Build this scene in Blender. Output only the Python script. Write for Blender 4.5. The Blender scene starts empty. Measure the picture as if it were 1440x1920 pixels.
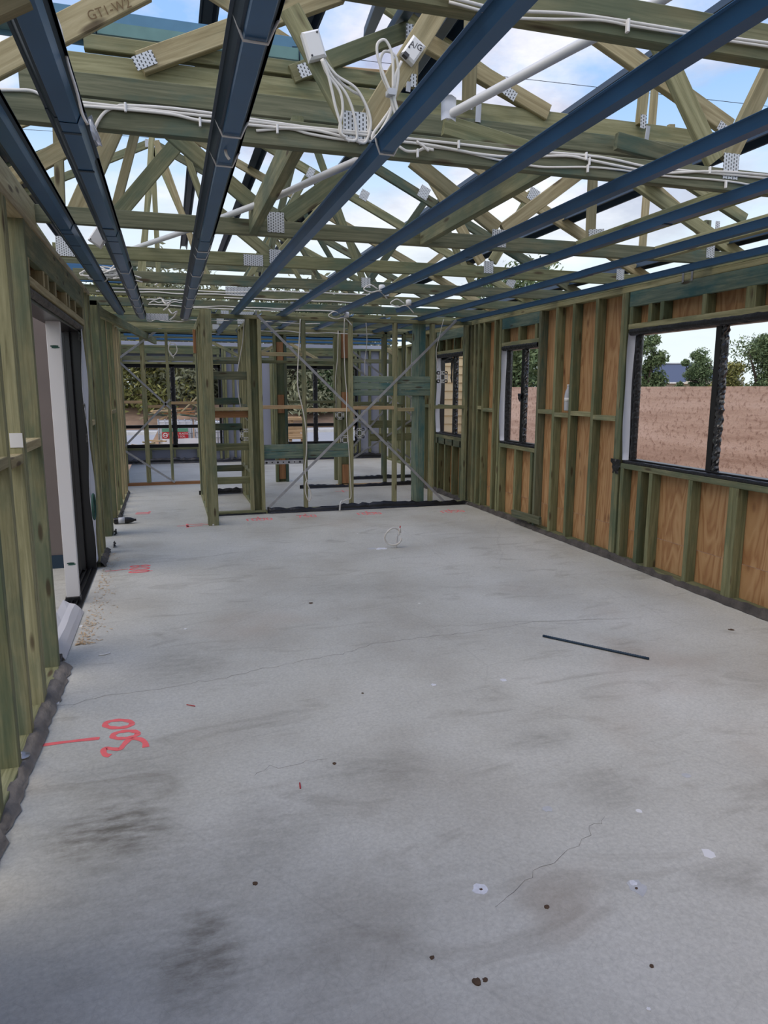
import bpy, bmesh, math, random
import numpy as np
from mathutils import Vector, Matrix, Euler
random.seed(7); rng = np.random.default_rng(7)
PI = math.pi
SC = bpy.context.scene
COL = SC.collection

# ---------------------------------------------------------------- camera, sky, exposure
FPX, PITCH, YAW, ROLL, CAMH = 1328.97, 0.171994, 0.291442, 0.0019367, 1.55
cp, sp, cy_, sy_ = math.cos(PITCH), math.sin(PITCH), math.cos(YAW), math.sin(YAW)
FWD = Vector((sy_*cp, cy_*cp, -sp)); R0 = Vector((cy_, -sy_, 0)); U0 = R0.cross(FWD)
RGT = R0*math.cos(ROLL) + U0*math.sin(ROLL); UPV = U0*math.cos(ROLL) - R0*math.sin(ROLL)
CAM = Vector((0, 0, CAMH))
cam = bpy.data.cameras.new('camera'); camo = bpy.data.objects.new('camera', cam); COL.objects.link(camo)
cam.sensor_fit = 'HORIZONTAL'; cam.sensor_width = 36; cam.lens = FPX*36/1440; cam.clip_start = .05; cam.clip_end = 500
m = Matrix((RGT, UPV, -FWD)).transposed().to_4x4(); m.translation = CAM
camo.matrix_world = m; SC.camera = camo
SC.view_settings.view_transform = 'Standard'; SC.view_settings.look = 'None'
SC.view_settings.gamma = 1; SC.view_settings.use_curve_mapping = False
SC.view_settings.exposure = 0.56

def srgb(r, g, b):
    f = lambda c: (c/255/12.92) if c/255 <= .04045 else ((c/255+.055)/1.055)**2.4
    return (f(r), f(g), f(b), 1)

W = bpy.data.worlds.new('sky'); SC.world = W; W.use_nodes = True
nt = W.node_tree; nt.nodes.clear()
def N(nt, t, **k):
    n = nt.nodes.new(t)
    for a, b in k.items():
        if a == 'inp':
            for i, v in b.items(): n.inputs[i].default_value = v
        else: setattr(n, a, b)
    return n
tc = N(nt, 'ShaderNodeTexCoord'); sep = N(nt, 'ShaderNodeSeparateXYZ'); nt.links.new(tc.outputs['Generated'], sep.inputs[0])
zc = N(nt, 'ShaderNodeMath', operation='MAXIMUM', inp={1: 0.0}); nt.links.new(sep.outputs[2], zc.inputs[0])
za = N(nt, 'ShaderNodeMath', operation='ADD', inp={1: 0.22}); nt.links.new(zc.outputs[0], za.inputs[0])
dv = N(nt, 'ShaderNodeVectorMath', operation='DIVIDE')
cmb = N(nt, 'ShaderNodeCombineXYZ', inp={2: 1.0}); nt.links.new(za.outputs[0], cmb.inputs[0]); nt.links.new(za.outputs[0], cmb.inputs[1])
nt.links.new(tc.outputs['Generated'], dv.inputs[0]); nt.links.new(cmb.outputs[0], dv.inputs[1])
n1 = N(nt, 'ShaderNodeTexNoise', inp={'Scale': 1.5, 'Detail': 8, 'Roughness': .56}); nt.links.new(dv.outputs[0], n1.inputs['Vector'])
mp = N(nt, 'ShaderNodeMapping', inp={'Location': (5.3, 2.1, 0)}); nt.links.new(dv.outputs[0], mp.inputs[0])
n2 = N(nt, 'ShaderNodeTexNoise', inp={'Scale': 2.6, 'Detail': 7, 'Roughness': .6}); nt.links.new(mp.outputs[0], n2.inputs['Vector'])
def ramp(nt, pts, interp='LINEAR'):
    r = nt.nodes.new('ShaderNodeValToRGB'); r.color_ramp.interpolation = interp
    e = r.color_ramp.elements
    while len(e) > 1: e.remove(e[-1])
    e[0].position = pts[0][0]; e[0].color = pts[0][1]
    for p, c in pts[1:]:
        q = e.new(p); q.color = c
    return r
cov = ramp(nt, [(.43, (0, 0, 0, 1)), (.56, (1, 1, 1, 1))]); nt.links.new(n1.outputs[0], cov.inputs[0])
cl = ramp(nt, [(.36, srgb(160, 165, 188)), (.52, srgb(200, 202, 214)), (.66, srgb(226, 226, 228))]); nt.links.new(n2.outputs[0], cl.inputs[0])
blue = ramp(nt, [(0, srgb(208, 218, 222)), (.10, srgb(204, 218, 226)), (.35, srgb(140, 176, 218)), (.8, srgb(86, 132, 208))]); nt.links.new(zc.outputs[0], blue.inputs[0])
mx = N(nt, 'ShaderNodeMixRGB'); nt.links.new(cov.outputs[0], mx.inputs[0]); nt.links.new(blue.outputs[0], mx.inputs[1]); nt.links.new(cl.outputs[0], mx.inputs[2])
hz = ramp(nt, [(0, (0, 0, 0, 1)), (.10, (.15, .15, .15, 1)), (.3, (1, 1, 1, 1))]); nt.links.new(zc.outputs[0], hz.inputs[0])
mx2 = N(nt, 'ShaderNodeMixRGB', inp={1: srgb(206, 217, 220)}); nt.links.new(hz.outputs[0], mx2.inputs[0]); nt.links.new(mx.outputs[0], mx2.inputs[2])
bg = N(nt, 'ShaderNodeBackground', inp={1: 1.0}); nt.links.new(mx2.outputs[0], bg.inputs[0])
wo = N(nt, 'ShaderNodeOutputWorld'); nt.links.new(bg.outputs[0], wo.inputs[0])
# thin-cloud sun, high and behind the camera
sl = bpy.data.lights.new('sun', 'SUN'); sl.energy = 1.7; sl.angle = 1.1; sl.color = (1, .88, .74)
so = bpy.data.objects.new('sun', sl); COL.objects.link(so)
so.rotation_euler = Vector((0.5, 0.28, -0.82)).to_track_quat('-Z', 'Y').to_euler()

# ---------------------------------------------------------------- pixel -> place helpers
def ray(u, v): return RGT*((u-720)/FPX) + UPV*((960-v)/FPX) + FWD
def at(u, v, X=None, Y=None, Z=None, D=None):
    d = ray(u, v)
    t = X/d.x if X is not None else Y/d.y if Y is not None else (Z-CAMH)/d.z if Z is not None else D
    return CAM + d*t

# ---------------------------------------------------------------- materials
def new_mat(name):
    M = bpy.data.materials.new(name); M.use_nodes = True
    return M, M.node_tree, M.node_tree.nodes['Principled BSDF']
def simple(name, col, rough=.6, metal=0, bump=0, bscale=60, var=0, vscale=8, spec=.5):
    M, t, b = new_mat(name)
    b.inputs['Base Color'].default_value = col; b.inputs['Roughness'].default_value = rough; b.inputs['Metallic'].default_value = metal
    b.inputs['Specular IOR Level'].default_value = spec
    c = N(t, 'ShaderNodeTexCoord')
    if var:
        n = N(t, 'ShaderNodeTexNoise', inp={'Scale': vscale, 'Detail': 5}); t.links.new(c.outputs['Object'], n.inputs['Vector'])
        r = ramp(t, [(.3, tuple(x*(1-var) for x in col[:3])+(1,)), (.7, tuple(min(1, x*(1+var)) for x in col[:3])+(1,))])
        t.links.new(n.outputs[0], r.inputs[0]); t.links.new(r.outputs[0], b.inputs['Base Color'])
    if bump:
        n = N(t, 'ShaderNodeTexNoise', inp={'Scale': bscale, 'Detail': 4}); t.links.new(c.outputs['Object'], n.inputs['Vector'])
        bp = N(t, 'ShaderNodeBump', inp={'Strength': bump, 'Distance': .02}); t.links.new(n.outputs[0], bp.inputs['Height']); t.links.new(bp.outputs[0], b.inputs['Normal'])
    return M
def timber_mat(name, light, mid, dark, teal, tealamt=.5, stain=None):
    """sawn framing pine: grain along local x, green treatment blotches, knots"""
    M, t, b = new_mat(name); L = t.links.new
    c = N(t, 'ShaderNodeTexCoord'); oi = N(t, 'ShaderNodeObjectInfo')
    sc = N(t, 'ShaderNodeVectorMath', operation='SCALE', inp={'Scale': 37.0}); cx = N(t, 'ShaderNodeCombineXYZ')
    for i in range(3): L(oi.outputs['Random'], cx.inputs[i])
    L(cx.outputs[0], sc.inputs[0])
    ad = N(t, 'ShaderNodeVectorMath', operation='ADD'); L(c.outputs['Object'], ad.inputs[0]); L(sc.outputs[0], ad.inputs[1])
    g = N(t, 'ShaderNodeMapping', inp={'Scale': (2.2, 45, 45)}); L(ad.outputs[0], g.inputs[0])
    gn = N(t, 'ShaderNodeTexNoise', inp={'Scale': 1.0, 'Detail': 6, 'Roughness': .65, 'Distortion': .6}); L(g.outputs[0], gn.inputs['Vector'])
    gr = ramp(t, [(.28, dark), (.48, mid), (.70, light)]); L(gn.outputs[0], gr.inputs[0])
    tm = N(t, 'ShaderNodeMapping', inp={'Scale': (2.4, 7, 7)}); L(ad.outputs[0], tm.inputs[0])
    tn = N(t, 'ShaderNodeTexNoise', inp={'Scale': 1.0, 'Detail': 4, 'Roughness': .6}); L(tm.outputs[0], tn.inputs['Vector'])
    rr = N(t, 'ShaderNodeMapRange', inp={1: 0, 2: 1, 3: .10, 4: -.10}); L(oi.outputs['Random'], rr.inputs[0])
    ta = N(t, 'ShaderNodeMath', operation='ADD'); L(tn.outputs[0], ta.inputs[0]); L(rr.outputs[0], ta.inputs[1])
    tr = ramp(t, [(.47, (0, 0, 0, 1)), (.66, (tealamt,)*3+(1,))]); L(ta.outputs[0], tr.inputs[0])
    m1 = N(t, 'ShaderNodeMixRGB', inp={2: teal}); L(tr.outputs[0], m1.inputs[0]); L(gr.outputs[0], m1.inputs[1])
    km = N(t, 'ShaderNodeMapping', inp={'Scale': (2.6, 11, 11)}); L(ad.outputs[0], km.inputs[0])
    kv = N(t, 'ShaderNodeTexVoronoi', inp={'Scale': 1.0}); L(km.outputs[0], kv.inputs['Vector'])
    kr = ramp(t, [(0, (.9, .9, .9, 1)), (.10, (.75, .75, .75, 1)), (.17, (0, 0, 0, 1))]); L(kv.outputs['Distance'], kr.inputs[0])
    m2 = N(t, 'ShaderNodeMixRGB', inp={2: srgb(70, 52, 34)}); L(kr.outputs[0], m2.inputs[0]); L(m1.outputs[0], m2.inputs[1])
    hv = N(t, 'ShaderNodeMapRange', inp={1: 0, 2: 1, 3: .82, 4: 1.16}); L(oi.outputs['Random'], hv.inputs[0])
    hs = N(t, 'ShaderNodeHueSaturation', inp={'Saturation': .86}); L(hv.outputs[0], hs.inputs['Value']); L(m2.outputs[0], hs.inputs['Color'])
    L(hs.outputs[0], b.inputs['Base Color'])
    b.inputs['Roughness'].default_value = .75; b.inputs['Specular IOR Level'].default_value = .25
    bp = N(t, 'ShaderNodeBump', inp={'Strength': .25, 'Distance': .004}); L(gn.outputs[0], bp.inputs['Height']); L(bp.outputs[0], b.inputs['Normal'])
    return M
MT = {}
MT['pine'] = timber_mat('treated_pine', srgb(164, 160, 118), srgb(138, 135, 94), srgb(108, 105, 70), srgb(84, 106, 84), .6)
MT['pine2'] = timber_mat('pale_treated_pine', srgb(182, 168, 126), srgb(156, 142, 100), srgb(126, 112, 74), srgb(116, 126, 98), .35)
MT['green'] = timber_mat('green_treated_pine', srgb(124, 124, 96), srgb(100, 103, 78), srgb(76, 80, 58), srgb(56, 92, 84), .75)
MT['stud'] = timber_mat('stud_pine', srgb(144, 143, 102), srgb(118, 119, 80), srgb(92, 93, 60), srgb(78, 102, 78), .6)
MT['teal'] = timber_mat('teal_treated_pine', srgb(138, 150, 124), srgb(108, 126, 108), srgb(78, 100, 88), srgb(52, 104, 104), .85)
MT['rawpine'] = timber_mat('raw_pine', srgb(206, 176, 128), srgb(184, 152, 104), srgb(150, 118, 76), srgb(178, 150, 104), .3)
MT['orange'] = timber_mat('orange_timber', srgb(176, 122, 66), srgb(156, 104, 54), srgb(128, 84, 42), srgb(150, 104, 60), .3)
MT['navy'] = simple('navy_batten_steel', srgb(56, 100, 140), .32, .25, var=.12, vscale=3)
MT['navydark'] = simple('dark_batten_steel', srgb(34, 56, 74), .45, .2, var=.1, vscale=3)
MT['bluesteel'] = simple('blue_fascia_steel', srgb(92, 132, 156), .35, .3, var=.1)
MT['teal_steel'] = simple('teal_gutter_steel', srgb(120, 156, 156), .35, .4, var=.1)
MT['white'] = simple('white_plastic', srgb(226, 226, 224), .45)
MT['cable'] = simple('white_cable', srgb(214, 211, 203), .45, var=.06, vscale=20)
MT['pvc'] = simple('grey_white_pvc', srgb(206, 206, 204), .35, var=.05)
MT['black'] = simple('black_plastic', srgb(22, 22, 24), .35, bump=.3, bscale=25)
MT['blackfoil'] = simple('crinkled_black_foil', srgb(84, 84, 84), .2, .8)
MT['alu'] = simple('black_window_alu', srgb(20, 20, 22), .3)
MT['strap'] = simple('galvanised_strap', srgb(176, 178, 182), .38, .6, var=.18, vscale=12)
MT['wrap'] = simple('white_wall_wrap', srgb(206, 209, 218), .6, bump=.35, bscale=7)
MT['wrapblue'] = simple('grey_blue_wall_wrap', srgb(160, 164, 182), .55, bump=.3, bscale=5)
MT['render'] = simple('taupe_render', srgb(118, 108, 102), .8, var=.06, vscale=3)
MT['film'] = simple('white_protective_film', srgb(208, 206, 204), .4, bump=.12, bscale=6)
MT['pink'] = simple('pink_spray_paint', srgb(255, 116, 116), .7, var=.08, vscale=30)
MT['pinkfaint'] = simple('faded_pink_spray_paint', srgb(238, 136, 134), .8, var=.18, vscale=60)
MT['red'] = simple('red_sign', srgb(188, 40, 48), .5)
MT['greensign'] = simple('green_sign', srgb(96, 150, 120), .5)
MT['clear'] = simple('clear_grey_plastic', srgb(188, 192, 198), .2, var=.1)
MT['ink'] = simple('dark_marker_ink', srgb(70, 70, 74), .7)
MT['stampink'] = simple('faded_stamp_ink', srgb(112, 92, 62), .8)
MT['greenink'] = simple('dark_green_marker', srgb(28, 70, 58), .7)
MT['concrete2'] = simple('pale_kerb_concrete', srgb(200, 198, 192), .8, var=.1)
MT['asphalt'] = simple('grey_road', srgb(158, 160, 162), .9, var=.06)
MT['soil'] = simple('brown_soil', srgb(142, 118, 96), .95, var=.2, vscale=2, bump=.5, bscale=8)
MT['bark'] = simple('dark_bark', srgb(58, 50, 42), .9, var=.2)
MT['poly'] = simple('white_tote_plastic', srgb(232, 234, 236), .35)
MT['cage'] = simple('steel_cage', srgb(150, 154, 158), .4, .5)
MT['roofdark'] = simple('dark_blue_steel_roof', srgb(76, 84, 102), .5)
MT['housewall'] = simple('house_wall', srgb(206, 200, 186), .8)
MT['dustgrey'] = simple('dusty_grey_membrane', srgb(120, 114, 106), .8, bump=.6, bscale=18, var=.3, vscale=9)
MT['dirtblack'] = simple('dusty_black_membrane', srgb(78, 73, 68), .7, bump=.8, bscale=22, var=.4, vscale=9)
def leafmat(name, a, b_):
    M, t, b = new_mat(name)
    g = N(t, 'ShaderNodeNewGeometry'); r = ramp(t, [(0, a), (1, b_)]); t.links.new(g.outputs['Random Per Island'], r.inputs[0])
    t.links.new(r.outputs[0], b.inputs['Base Color']); b.inputs['Roughness'].default_value = .7
    return M
MT['gum'] = leafmat('gum_leaves', srgb(92, 96, 68), srgb(150, 152, 122))
MT['olive'] = leafmat('olive_green_leaves', srgb(96, 102, 48), srgb(150, 146, 84))
MT['dkgreen'] = leafmat('dark_green_leaves', srgb(62, 82, 48), srgb(118, 136, 92))
SCUFFS = []
for u, v, w_, d_, s_ in ((200, 1570, 190, 70, .75), (380, 1830, 130, 110, .85), (400, 1740, 60, 40, .5), (340, 1250, 130, 50, .45), (700, 1440, 130, 50, .5), (1010, 1385, 110, 22, .5), (1390, 1640, 120, 50, .5), (230, 1480, 200, 120, .45), (1130, 1480, 90, 60, .35), (520, 1560, 120, 90, .35), (120, 1840, 260, 160, .2), (640, 1100, 120, 30, .3), (700, 1700, 500, 120, .25), (300, 1650, 300, 150, .35)):
    p_ = at(u, v, Z=0); q_ = at(u+w_, v, Z=0); r_ = at(u, v-d_, Z=0); SCUFFS.append((p_.x, p_.y, abs(q_.x-p_.x)+.05, abs(r_.y-p_.y)+.05, s_))
def mat_concrete():
    M, t, b = new_mat('slab_concrete'); L = t.links.new
    c = N(t, 'ShaderNodeTexCoord')
    def noise(s, d=5, r=.55, sc=None, dist=0):
        n = N(t, 'ShaderNodeTexNoise', inp={'Scale': s, 'Detail': d, 'Roughness': r, 'Distortion': dist})
        if sc:
            mm = N(t, 'ShaderNodeMapping', inp={'Scale': sc}); L(c.outputs['Object'], mm.inputs[0]); L(mm.outputs[0], n.inputs['Vector'])
        else: L(c.outputs['Object'], n.inputs['Vector'])
        return n
    a = noise(1.1, 6, .6); ra = ramp(t, [(.32, srgb(178, 175, 163)), (.5, srgb(193, 192, 181)), (.68, srgb(202, 201, 191))]); L(a.outputs[0], ra.inputs[0])
    f = noise(70, 4, .7); rf = ramp(t, [(.3, (.80, .80, .80, 1)), (.7, (1.14, 1.14, 1.14, 1))]); L(f.outputs[0], rf.inputs[0])
    m1 = N(t, 'ShaderNodeMixRGB', blend_type='MULTIPLY', inp={0: .75}); L(ra.outputs[0], m1.inputs[1]); L(rf.outputs[0], m1.inputs[2])
    s = noise(1.7, 7, .62, (1.0, 2.6, 1), 1.2); rs = ramp(t, [(.55, (0, 0, 0, 1)), (.75, (.5, .5, .5, 1))]); L(s.outputs[0], rs.inputs[0])
    m2 = N(t, 'ShaderNodeMixRGB', inp={2: srgb(128, 122, 108)}); L(rs.outputs[0], m2.inputs[0]); L(m1.outputs[0], m2.inputs[1])
    rst = noise(.9, 3, .5, (1, 1, 7)); rr = ramp(t, [(.62, (0, 0, 0, 1)), (.8, (.35, .35, .35, 1))]); L(rst.outputs[0], rr.inputs[0])
    m3 = N(t, 'ShaderNodeMixRGB', inp={2: srgb(160, 136, 112)}); L(rr.outputs[0], m3.inputs[0]); L(m2.outputs[0], m3.inputs[1])
    # scuffed and dirty patches left by work on the slab (own shapes, in slab coordinates)
    wn = noise(2.2, 5, .65); wm = N(t, 'ShaderNodeMixRGB', blend_type='ADD', inp={0: .3}); L(c.outputs['Object'], wm.inputs[1]); L(wn.outputs['Color'], wm.inputs[2])
    tot = None
    for (x, y, rx, ry, s_) in SCUFFS:
        mm = N(t, 'ShaderNodeMapping', vector_type='POINT', inp={'Location': (-(x-1.975+.15)/rx, -(y-6.35+.15)/ry, 0), 'Scale': (1/rx, 1/ry, 0)}); L(wm.outputs[0], mm.inputs[0])
        ln = N(t, 'ShaderNodeVectorMath', operation='LENGTH'); L(mm.outputs[0], ln.inputs[0])
        mr = N(t, 'ShaderNodeMapRange', interpolation_type='SMOOTHERSTEP', inp={1: 1.0, 2: .0, 3: 0.0, 4: s_}); L(ln.outputs['Value'], mr.inputs[0])
        if tot is None: tot = mr
        else:
            ad = N(t, 'ShaderNodeMath', operation='ADD'); L(tot.outputs[0], ad.inputs[0]); L(mr.outputs[0], ad.inputs[1]); tot = ad
    gm = noise(9, 6, .7, (1, 3, 1)); gr_ = ramp(t, [(.35, (.25, .25, .25, 1)), (.65, (1, 1, 1, 1))]); L(gm.outputs[0], gr_.inputs[0])
    mu = N(t, 'ShaderNodeMath', operation='MULTIPLY'); L(tot.outputs[0], mu.inputs[0]); L(gr_.outputs[0], mu.inputs[1])
    m3b = N(t, 'ShaderNodeMixRGB', inp={2: srgb(116, 112, 100)}); L(mu.outputs[0], m3b.inputs[0]); L(m3.outputs[0], m3b.inputs[1]); m3 = m3b
    # hairline cracks
    wv = noise(1.5, 3); va = N(t, 'ShaderNodeMixRGB', inp={0: .12}); L(c.outputs['Object'], va.inputs[1]); L(wv.outputs['Color'], va.inputs[2])
    v = N(t, 'ShaderNodeTexVoronoi', feature='DISTANCE_TO_EDGE', inp={'Scale': .55}); L(va.outputs[0], v.inputs['Vector'])
    rv = ramp(t, [(0, (.12, .12, .12, 1)), (.0022, (0, 0, 0, 1))]); L(v.outputs['Distance'], rv.inputs[0])
    m4 = N(t, 'ShaderNodeMixRGB', inp={2: srgb(104, 102, 98)}); L(rv.outputs[0], m4.inputs[0]); L(m3.outputs[0], m4.inputs[1])
    v2 = N(t, 'ShaderNodeTexVoronoi', feature='DISTANCE_TO_EDGE', inp={'Scale': 26}); L(va.outputs[0], v2.inputs['Vector'])
    rv2 = ramp(t, [(0, (.12, .12, .12, 1)), (.03, (0, 0, 0, 1))]); L(v2.outputs['Distance'], rv2.inputs[0])
    m5 = N(t, 'ShaderNodeMixRGB', inp={2: srgb(104, 102, 98)}); L(rv2.outputs[0], m5.inputs[0]); L(m4.outputs[0], m5.inputs[1])
    L(m5.outputs[0], b.inputs['Base Color'])
    ro = ramp(t, [(.3, (.52, .52, .52, 1)), (.7, (.7, .7, .7, 1))]); L(a.outputs[0], ro.inputs[0]); L(ro.outputs[0], b.inputs['Roughness'])
    bp = N(t, 'ShaderNodeBump', inp={'Strength': .12, 'Distance': .003}); L(f.outputs[0], bp.inputs['Height']); L(bp.outputs[0], b.inputs['Normal'])
    return M
MT['concrete'] = mat_concrete()
def mat_ply():
    M, t, b = new_mat('bracing_plywood'); L = t.links.new
    c = N(t, 'ShaderNodeTexCoord')
    mm = N(t, 'ShaderNodeMapping', inp={'Scale': (6, 3.2, .55)}); L(c.outputs['Object'], mm.inputs[0])
    n = N(t, 'ShaderNodeTexNoise', inp={'Scale': 1.6, 'Detail': 3, 'Distortion': 1.0}); L(mm.outputs[0], n.inputs['Vector'])
    w = N(t, 'ShaderNodeMath', operation='MULTIPLY', inp={1: 14.0}); L(n.outputs[0], w.inputs[0])
    fr = N(t, 'ShaderNodeMath', operation='PINGPONG', inp={1: 1.0}); L(w.outputs[0], fr.inputs[0])
    r = ramp(t, [(0, srgb(158, 114, 74)), (.5, srgb(178, 138, 94)), (1, srgb(188, 150, 106))]); L(fr.outputs[0], r.inputs[0])
    k = N(t, 'ShaderNodeMapping', inp={'Scale': (7, 7, 3.2)}); L(c.outputs['Object'], k.inputs[0])
    v = N(t, 'ShaderNodeTexVoronoi', inp={'Scale': 1.0}); L(k.outputs[0], v.inputs['Vector'])
    kr = ramp(t, [(0, (.9, .9, .9, 1)), (.09, (.5, .5, .5, 1)), (.18, (0, 0, 0, 1))]); L(v.outputs['Distance'], kr.inputs[0])
    m = N(t, 'ShaderNodeMixRGB', inp={2: srgb(96, 56, 34)}); L(kr.outputs[0], m.inputs[0]); L(r.outputs[0], m.inputs[1])
    L(m.outputs[0], b.inputs['Base Color']); b.inputs['Roughness'].default_value = .7
    return M
MT['ply'] = mat_ply()
def mat_earth():
    M, t, b = new_mat('rammed_earth'); L = t.links.new
    c = N(t, 'ShaderNodeTexCoord')
    mm = N(t, 'ShaderNodeMapping', inp={'Scale': (1, .35, 5)}); L(c.outputs['Object'], mm.inputs[0])
    n = N(t, 'ShaderNodeTexNoise', inp={'Scale': 1.0, 'Detail': 7, 'Roughness': .6}); L(mm.outputs[0], n.inputs['Vector'])
    r = ramp(t, [(.3, srgb(162, 132, 114)), (.5, srgb(196, 168, 150)), (.7, srgb(210, 184, 168))]); L(n.outputs[0], r.inputs[0])
    n2 = N(t, 'ShaderNodeTexNoise', inp={'Scale': 14, 'Detail': 6, 'Roughness': .7}); L(c.outputs['Object'], n2.inputs['Vector'])
    r2 = ramp(t, [(.52, (0, 0, 0, 1)), (.66, (.7, .7, .7, 1))]); L(n2.outputs[0], r2.inputs[0])
    m = N(t, 'ShaderNodeMixRGB', inp={2: srgb(120, 86, 70)}); L(r2.outputs[0], m.inputs[0]); L(r.outputs[0], m.inputs[1])
    L(m.outputs[0], b.inputs['Base Color']); b.inputs['Roughness'].default_value = .9
    bp = N(t, 'ShaderNodeBump', inp={'Strength': .6, 'Distance': .02}); L(n2.outputs[0], bp.inputs['Height']); L(bp.outputs[0], b.inputs['Normal'])
    return M
MT['earth'] = mat_earth()
def mat_plate():
    """punched nail plate: rows of tooth slots in plate's own x-z plane"""
    M, t, b = new_mat('punched_nail_plate'); L = t.links.new
    c = N(t, 'ShaderNodeTexCoord'); s = N(t, 'ShaderNodeSeparateXYZ'); L(c.outputs['Object'], s.inputs[0])
    def saw(o, k, off=0):
        a = N(t, 'ShaderNodeMath', operation='MULTIPLY_ADD', inp={1: k, 2: off}); L(o, a.inputs[0])
        f = N(t, 'ShaderNodeMath', operation='FRACT'); L(a.outputs[0], f.inputs[0]); return f
    fx = saw(s.outputs[0], 70.0, 100.5); fl = N(t, 'ShaderNodeMath', operation='FLOOR')
    a = N(t, 'ShaderNodeMath', operation='MULTIPLY_ADD', inp={1: 70.0, 2: 100.5}); L(s.outputs[0], a.inputs[0]); L(a.outputs[0], fl.inputs[0])
    sh = N(t, 'ShaderNodeMath', operation='MULTIPLY', inp={1: .5}); L(fl.outputs[0], sh.inputs[0])
    zz = N(t, 'ShaderNodeMath', operation='MULTIPLY_ADD', inp={1: 62.0}); L(s.outputs[2], zz.inputs[0]); L(sh.outputs[0], zz.inputs[2])
    fz = N(t, 'ShaderNodeMath', operation='FRACT'); L(zz.outputs[0], fz.inputs[0])
    def band(f, lo, hi):
        g = N(t, 'ShaderNodeMath', operation='GREATER_THAN', inp={1: lo}); l = N(t, 'ShaderNodeMath', operation='LESS_THAN', inp={1: hi})
        L(f.outputs[0], g.inputs[0]); L(f.outputs[0], l.inputs[0]); m = N(t, 'ShaderNodeMath', operation='MULTIPLY'); L(g.outputs[0], m.inputs[0]); L(l.outputs[0], m.inputs[1]); return m
    x = band(fx, .32, .68); z = band(fz, .15, .75); mu = N(t, 'ShaderNodeMath', operation='MULTIPLY'); L(x.outputs[0], mu.inputs[0]); L(z.outputs[0], mu.inputs[1])
    m = N(t, 'ShaderNodeMixRGB', inp={1: srgb(206, 208, 210), 2: srgb(70, 72, 70)}); L(mu.outputs[0], m.inputs[0])
    L(m.outputs[0], b.inputs['Base Color']); b.inputs['Roughness'].default_value = .4; b.inputs['Metallic'].default_value = .3
    return M
MT['plate'] = mat_plate()
def mat_clad():
    M, t, b = new_mat('cream_weatherboard')
    b.inputs['Base Color'].default_value = srgb(232, 214, 172); b.inputs['Roughness'].default_value = .7
    return M
MT['clad'] = mat_clad()

# ---------------------------------------------------------------- object helpers
def tag(o, label=None, cat=None, group=None, kind=None):
    if label: o['label'] = label
    if cat: o['category'] = cat
    if group: o['group'] = group
    if kind: o['kind'] = kind
    return o
def root(name, loc, label=None, cat=None, group=None, kind=None):
    o = bpy.data.objects.new(name, None); COL.objects.link(o); o.location = loc; o.empty_display_size = .1
    return tag(o, label, cat, group, kind)
def place(o, mw, parent):
    COL.objects.link(o)
    if parent is not None:
        o.parent = parent
        if parent.name in WM: o.matrix_local = WM[parent.name].inverted() @ mw
        else: o.matrix_local = Matrix.Translation(-parent.location) @ mw
    else: o.matrix_local = mw
    WM[o.name] = mw.copy()
    return o
WM = {}
def mesh_obj(name, verts, faces, mat, parent=None, mw=None, smooth=False):
    me = bpy.data.meshes.new(name); me.from_pydata([tuple(v) for v in verts], [], faces); me.update()
    if smooth:
        for p in me.polygons: p.use_smooth = True
    me.materials.append(mat if not isinstance(mat, str) else MT[mat])
    return place(bpy.data.objects.new(name, me), mw or Matrix.Identity(4), parent)
def frame(a, b, wdir):
    x = (b-a).normalized(); y = wdir - x*wdir.dot(x); y.normalize(); z = x.cross(y)
    m = Matrix((x, y, z)).transposed().to_4x4(); m.translation = (a+b)/2
    return m
def beam_geo(L, w, d, ch=.003):
    ch = min(ch, w*.3, d*.3)
    prof = [(-w/2+ch, -d/2), (w/2-ch, -d/2), (w/2, -d/2+ch), (w/2, d/2-ch), (w/2-ch, d/2), (-w/2+ch, d/2), (-w/2, d/2-ch), (-w/2, -d/2+ch)]
    vs = [(-L/2, y, z) for y, z in prof] + [(L/2, y, z) for y, z in prof]
    fs = [tuple(range(7, -1, -1)), tuple(range(8, 16))] + [(i, (i+1) % 8, 8+(i+1) % 8, 8+i) for i in range(8)]
    return vs, [tuple(f) for f in fs]
def timber(name, a, b, w, d, mat, parent, wdir):
    """straight stick from a to b (centre line); w along wdir, d across"""
    a = Vector(a); b = Vector(b); wdir = Vector(wdir)
    vs, fs = beam_geo((b-a).length, w, d)
    return mesh_obj(name, vs, fs, mat, parent, frame(a, b, wdir))
def box(name, lo, hi, mat, parent=None):
    """axis-aligned chamfered box; object origin at its centre, long axis along local x"""
    lo = Vector(lo); hi = Vector(hi); c = (lo+hi)/2; s = hi-lo
    ax = max(range(3), key=lambda i: s[i]); o = [i for i in range(3) if i != ax]
    e = [Vector((1, 0, 0)), Vector((0, 1, 0)), Vector((0, 0, 1))]
    a = c - e[ax]*s[ax]/2; b = c + e[ax]*s[ax]/2
    return timber(name, a, b, s[o[0]], s[o[1]], mat, parent, e[o[0]])
def aabb(name, lo, hi, mat, parent=None):
    """plain box with world-aligned local axes (for object-coordinate textures)"""
    lo = Vector(lo); hi = Vector(hi); c = (lo+hi)/2; s = (hi-lo)/2
    vs = [(x*s.x, y*s.y, z*s.z) for x in (-1, 1) for y in (-1, 1) for z in (-1, 1)]
    fs = [(0, 1, 3, 2), (4, 6, 7, 5), (0, 4, 5, 1), (2, 3, 7, 6), (0, 2, 6, 4), (1, 5, 7, 3)]
    return mesh_obj(name, vs, fs, mat, parent, Matrix.Translation(c))
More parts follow.
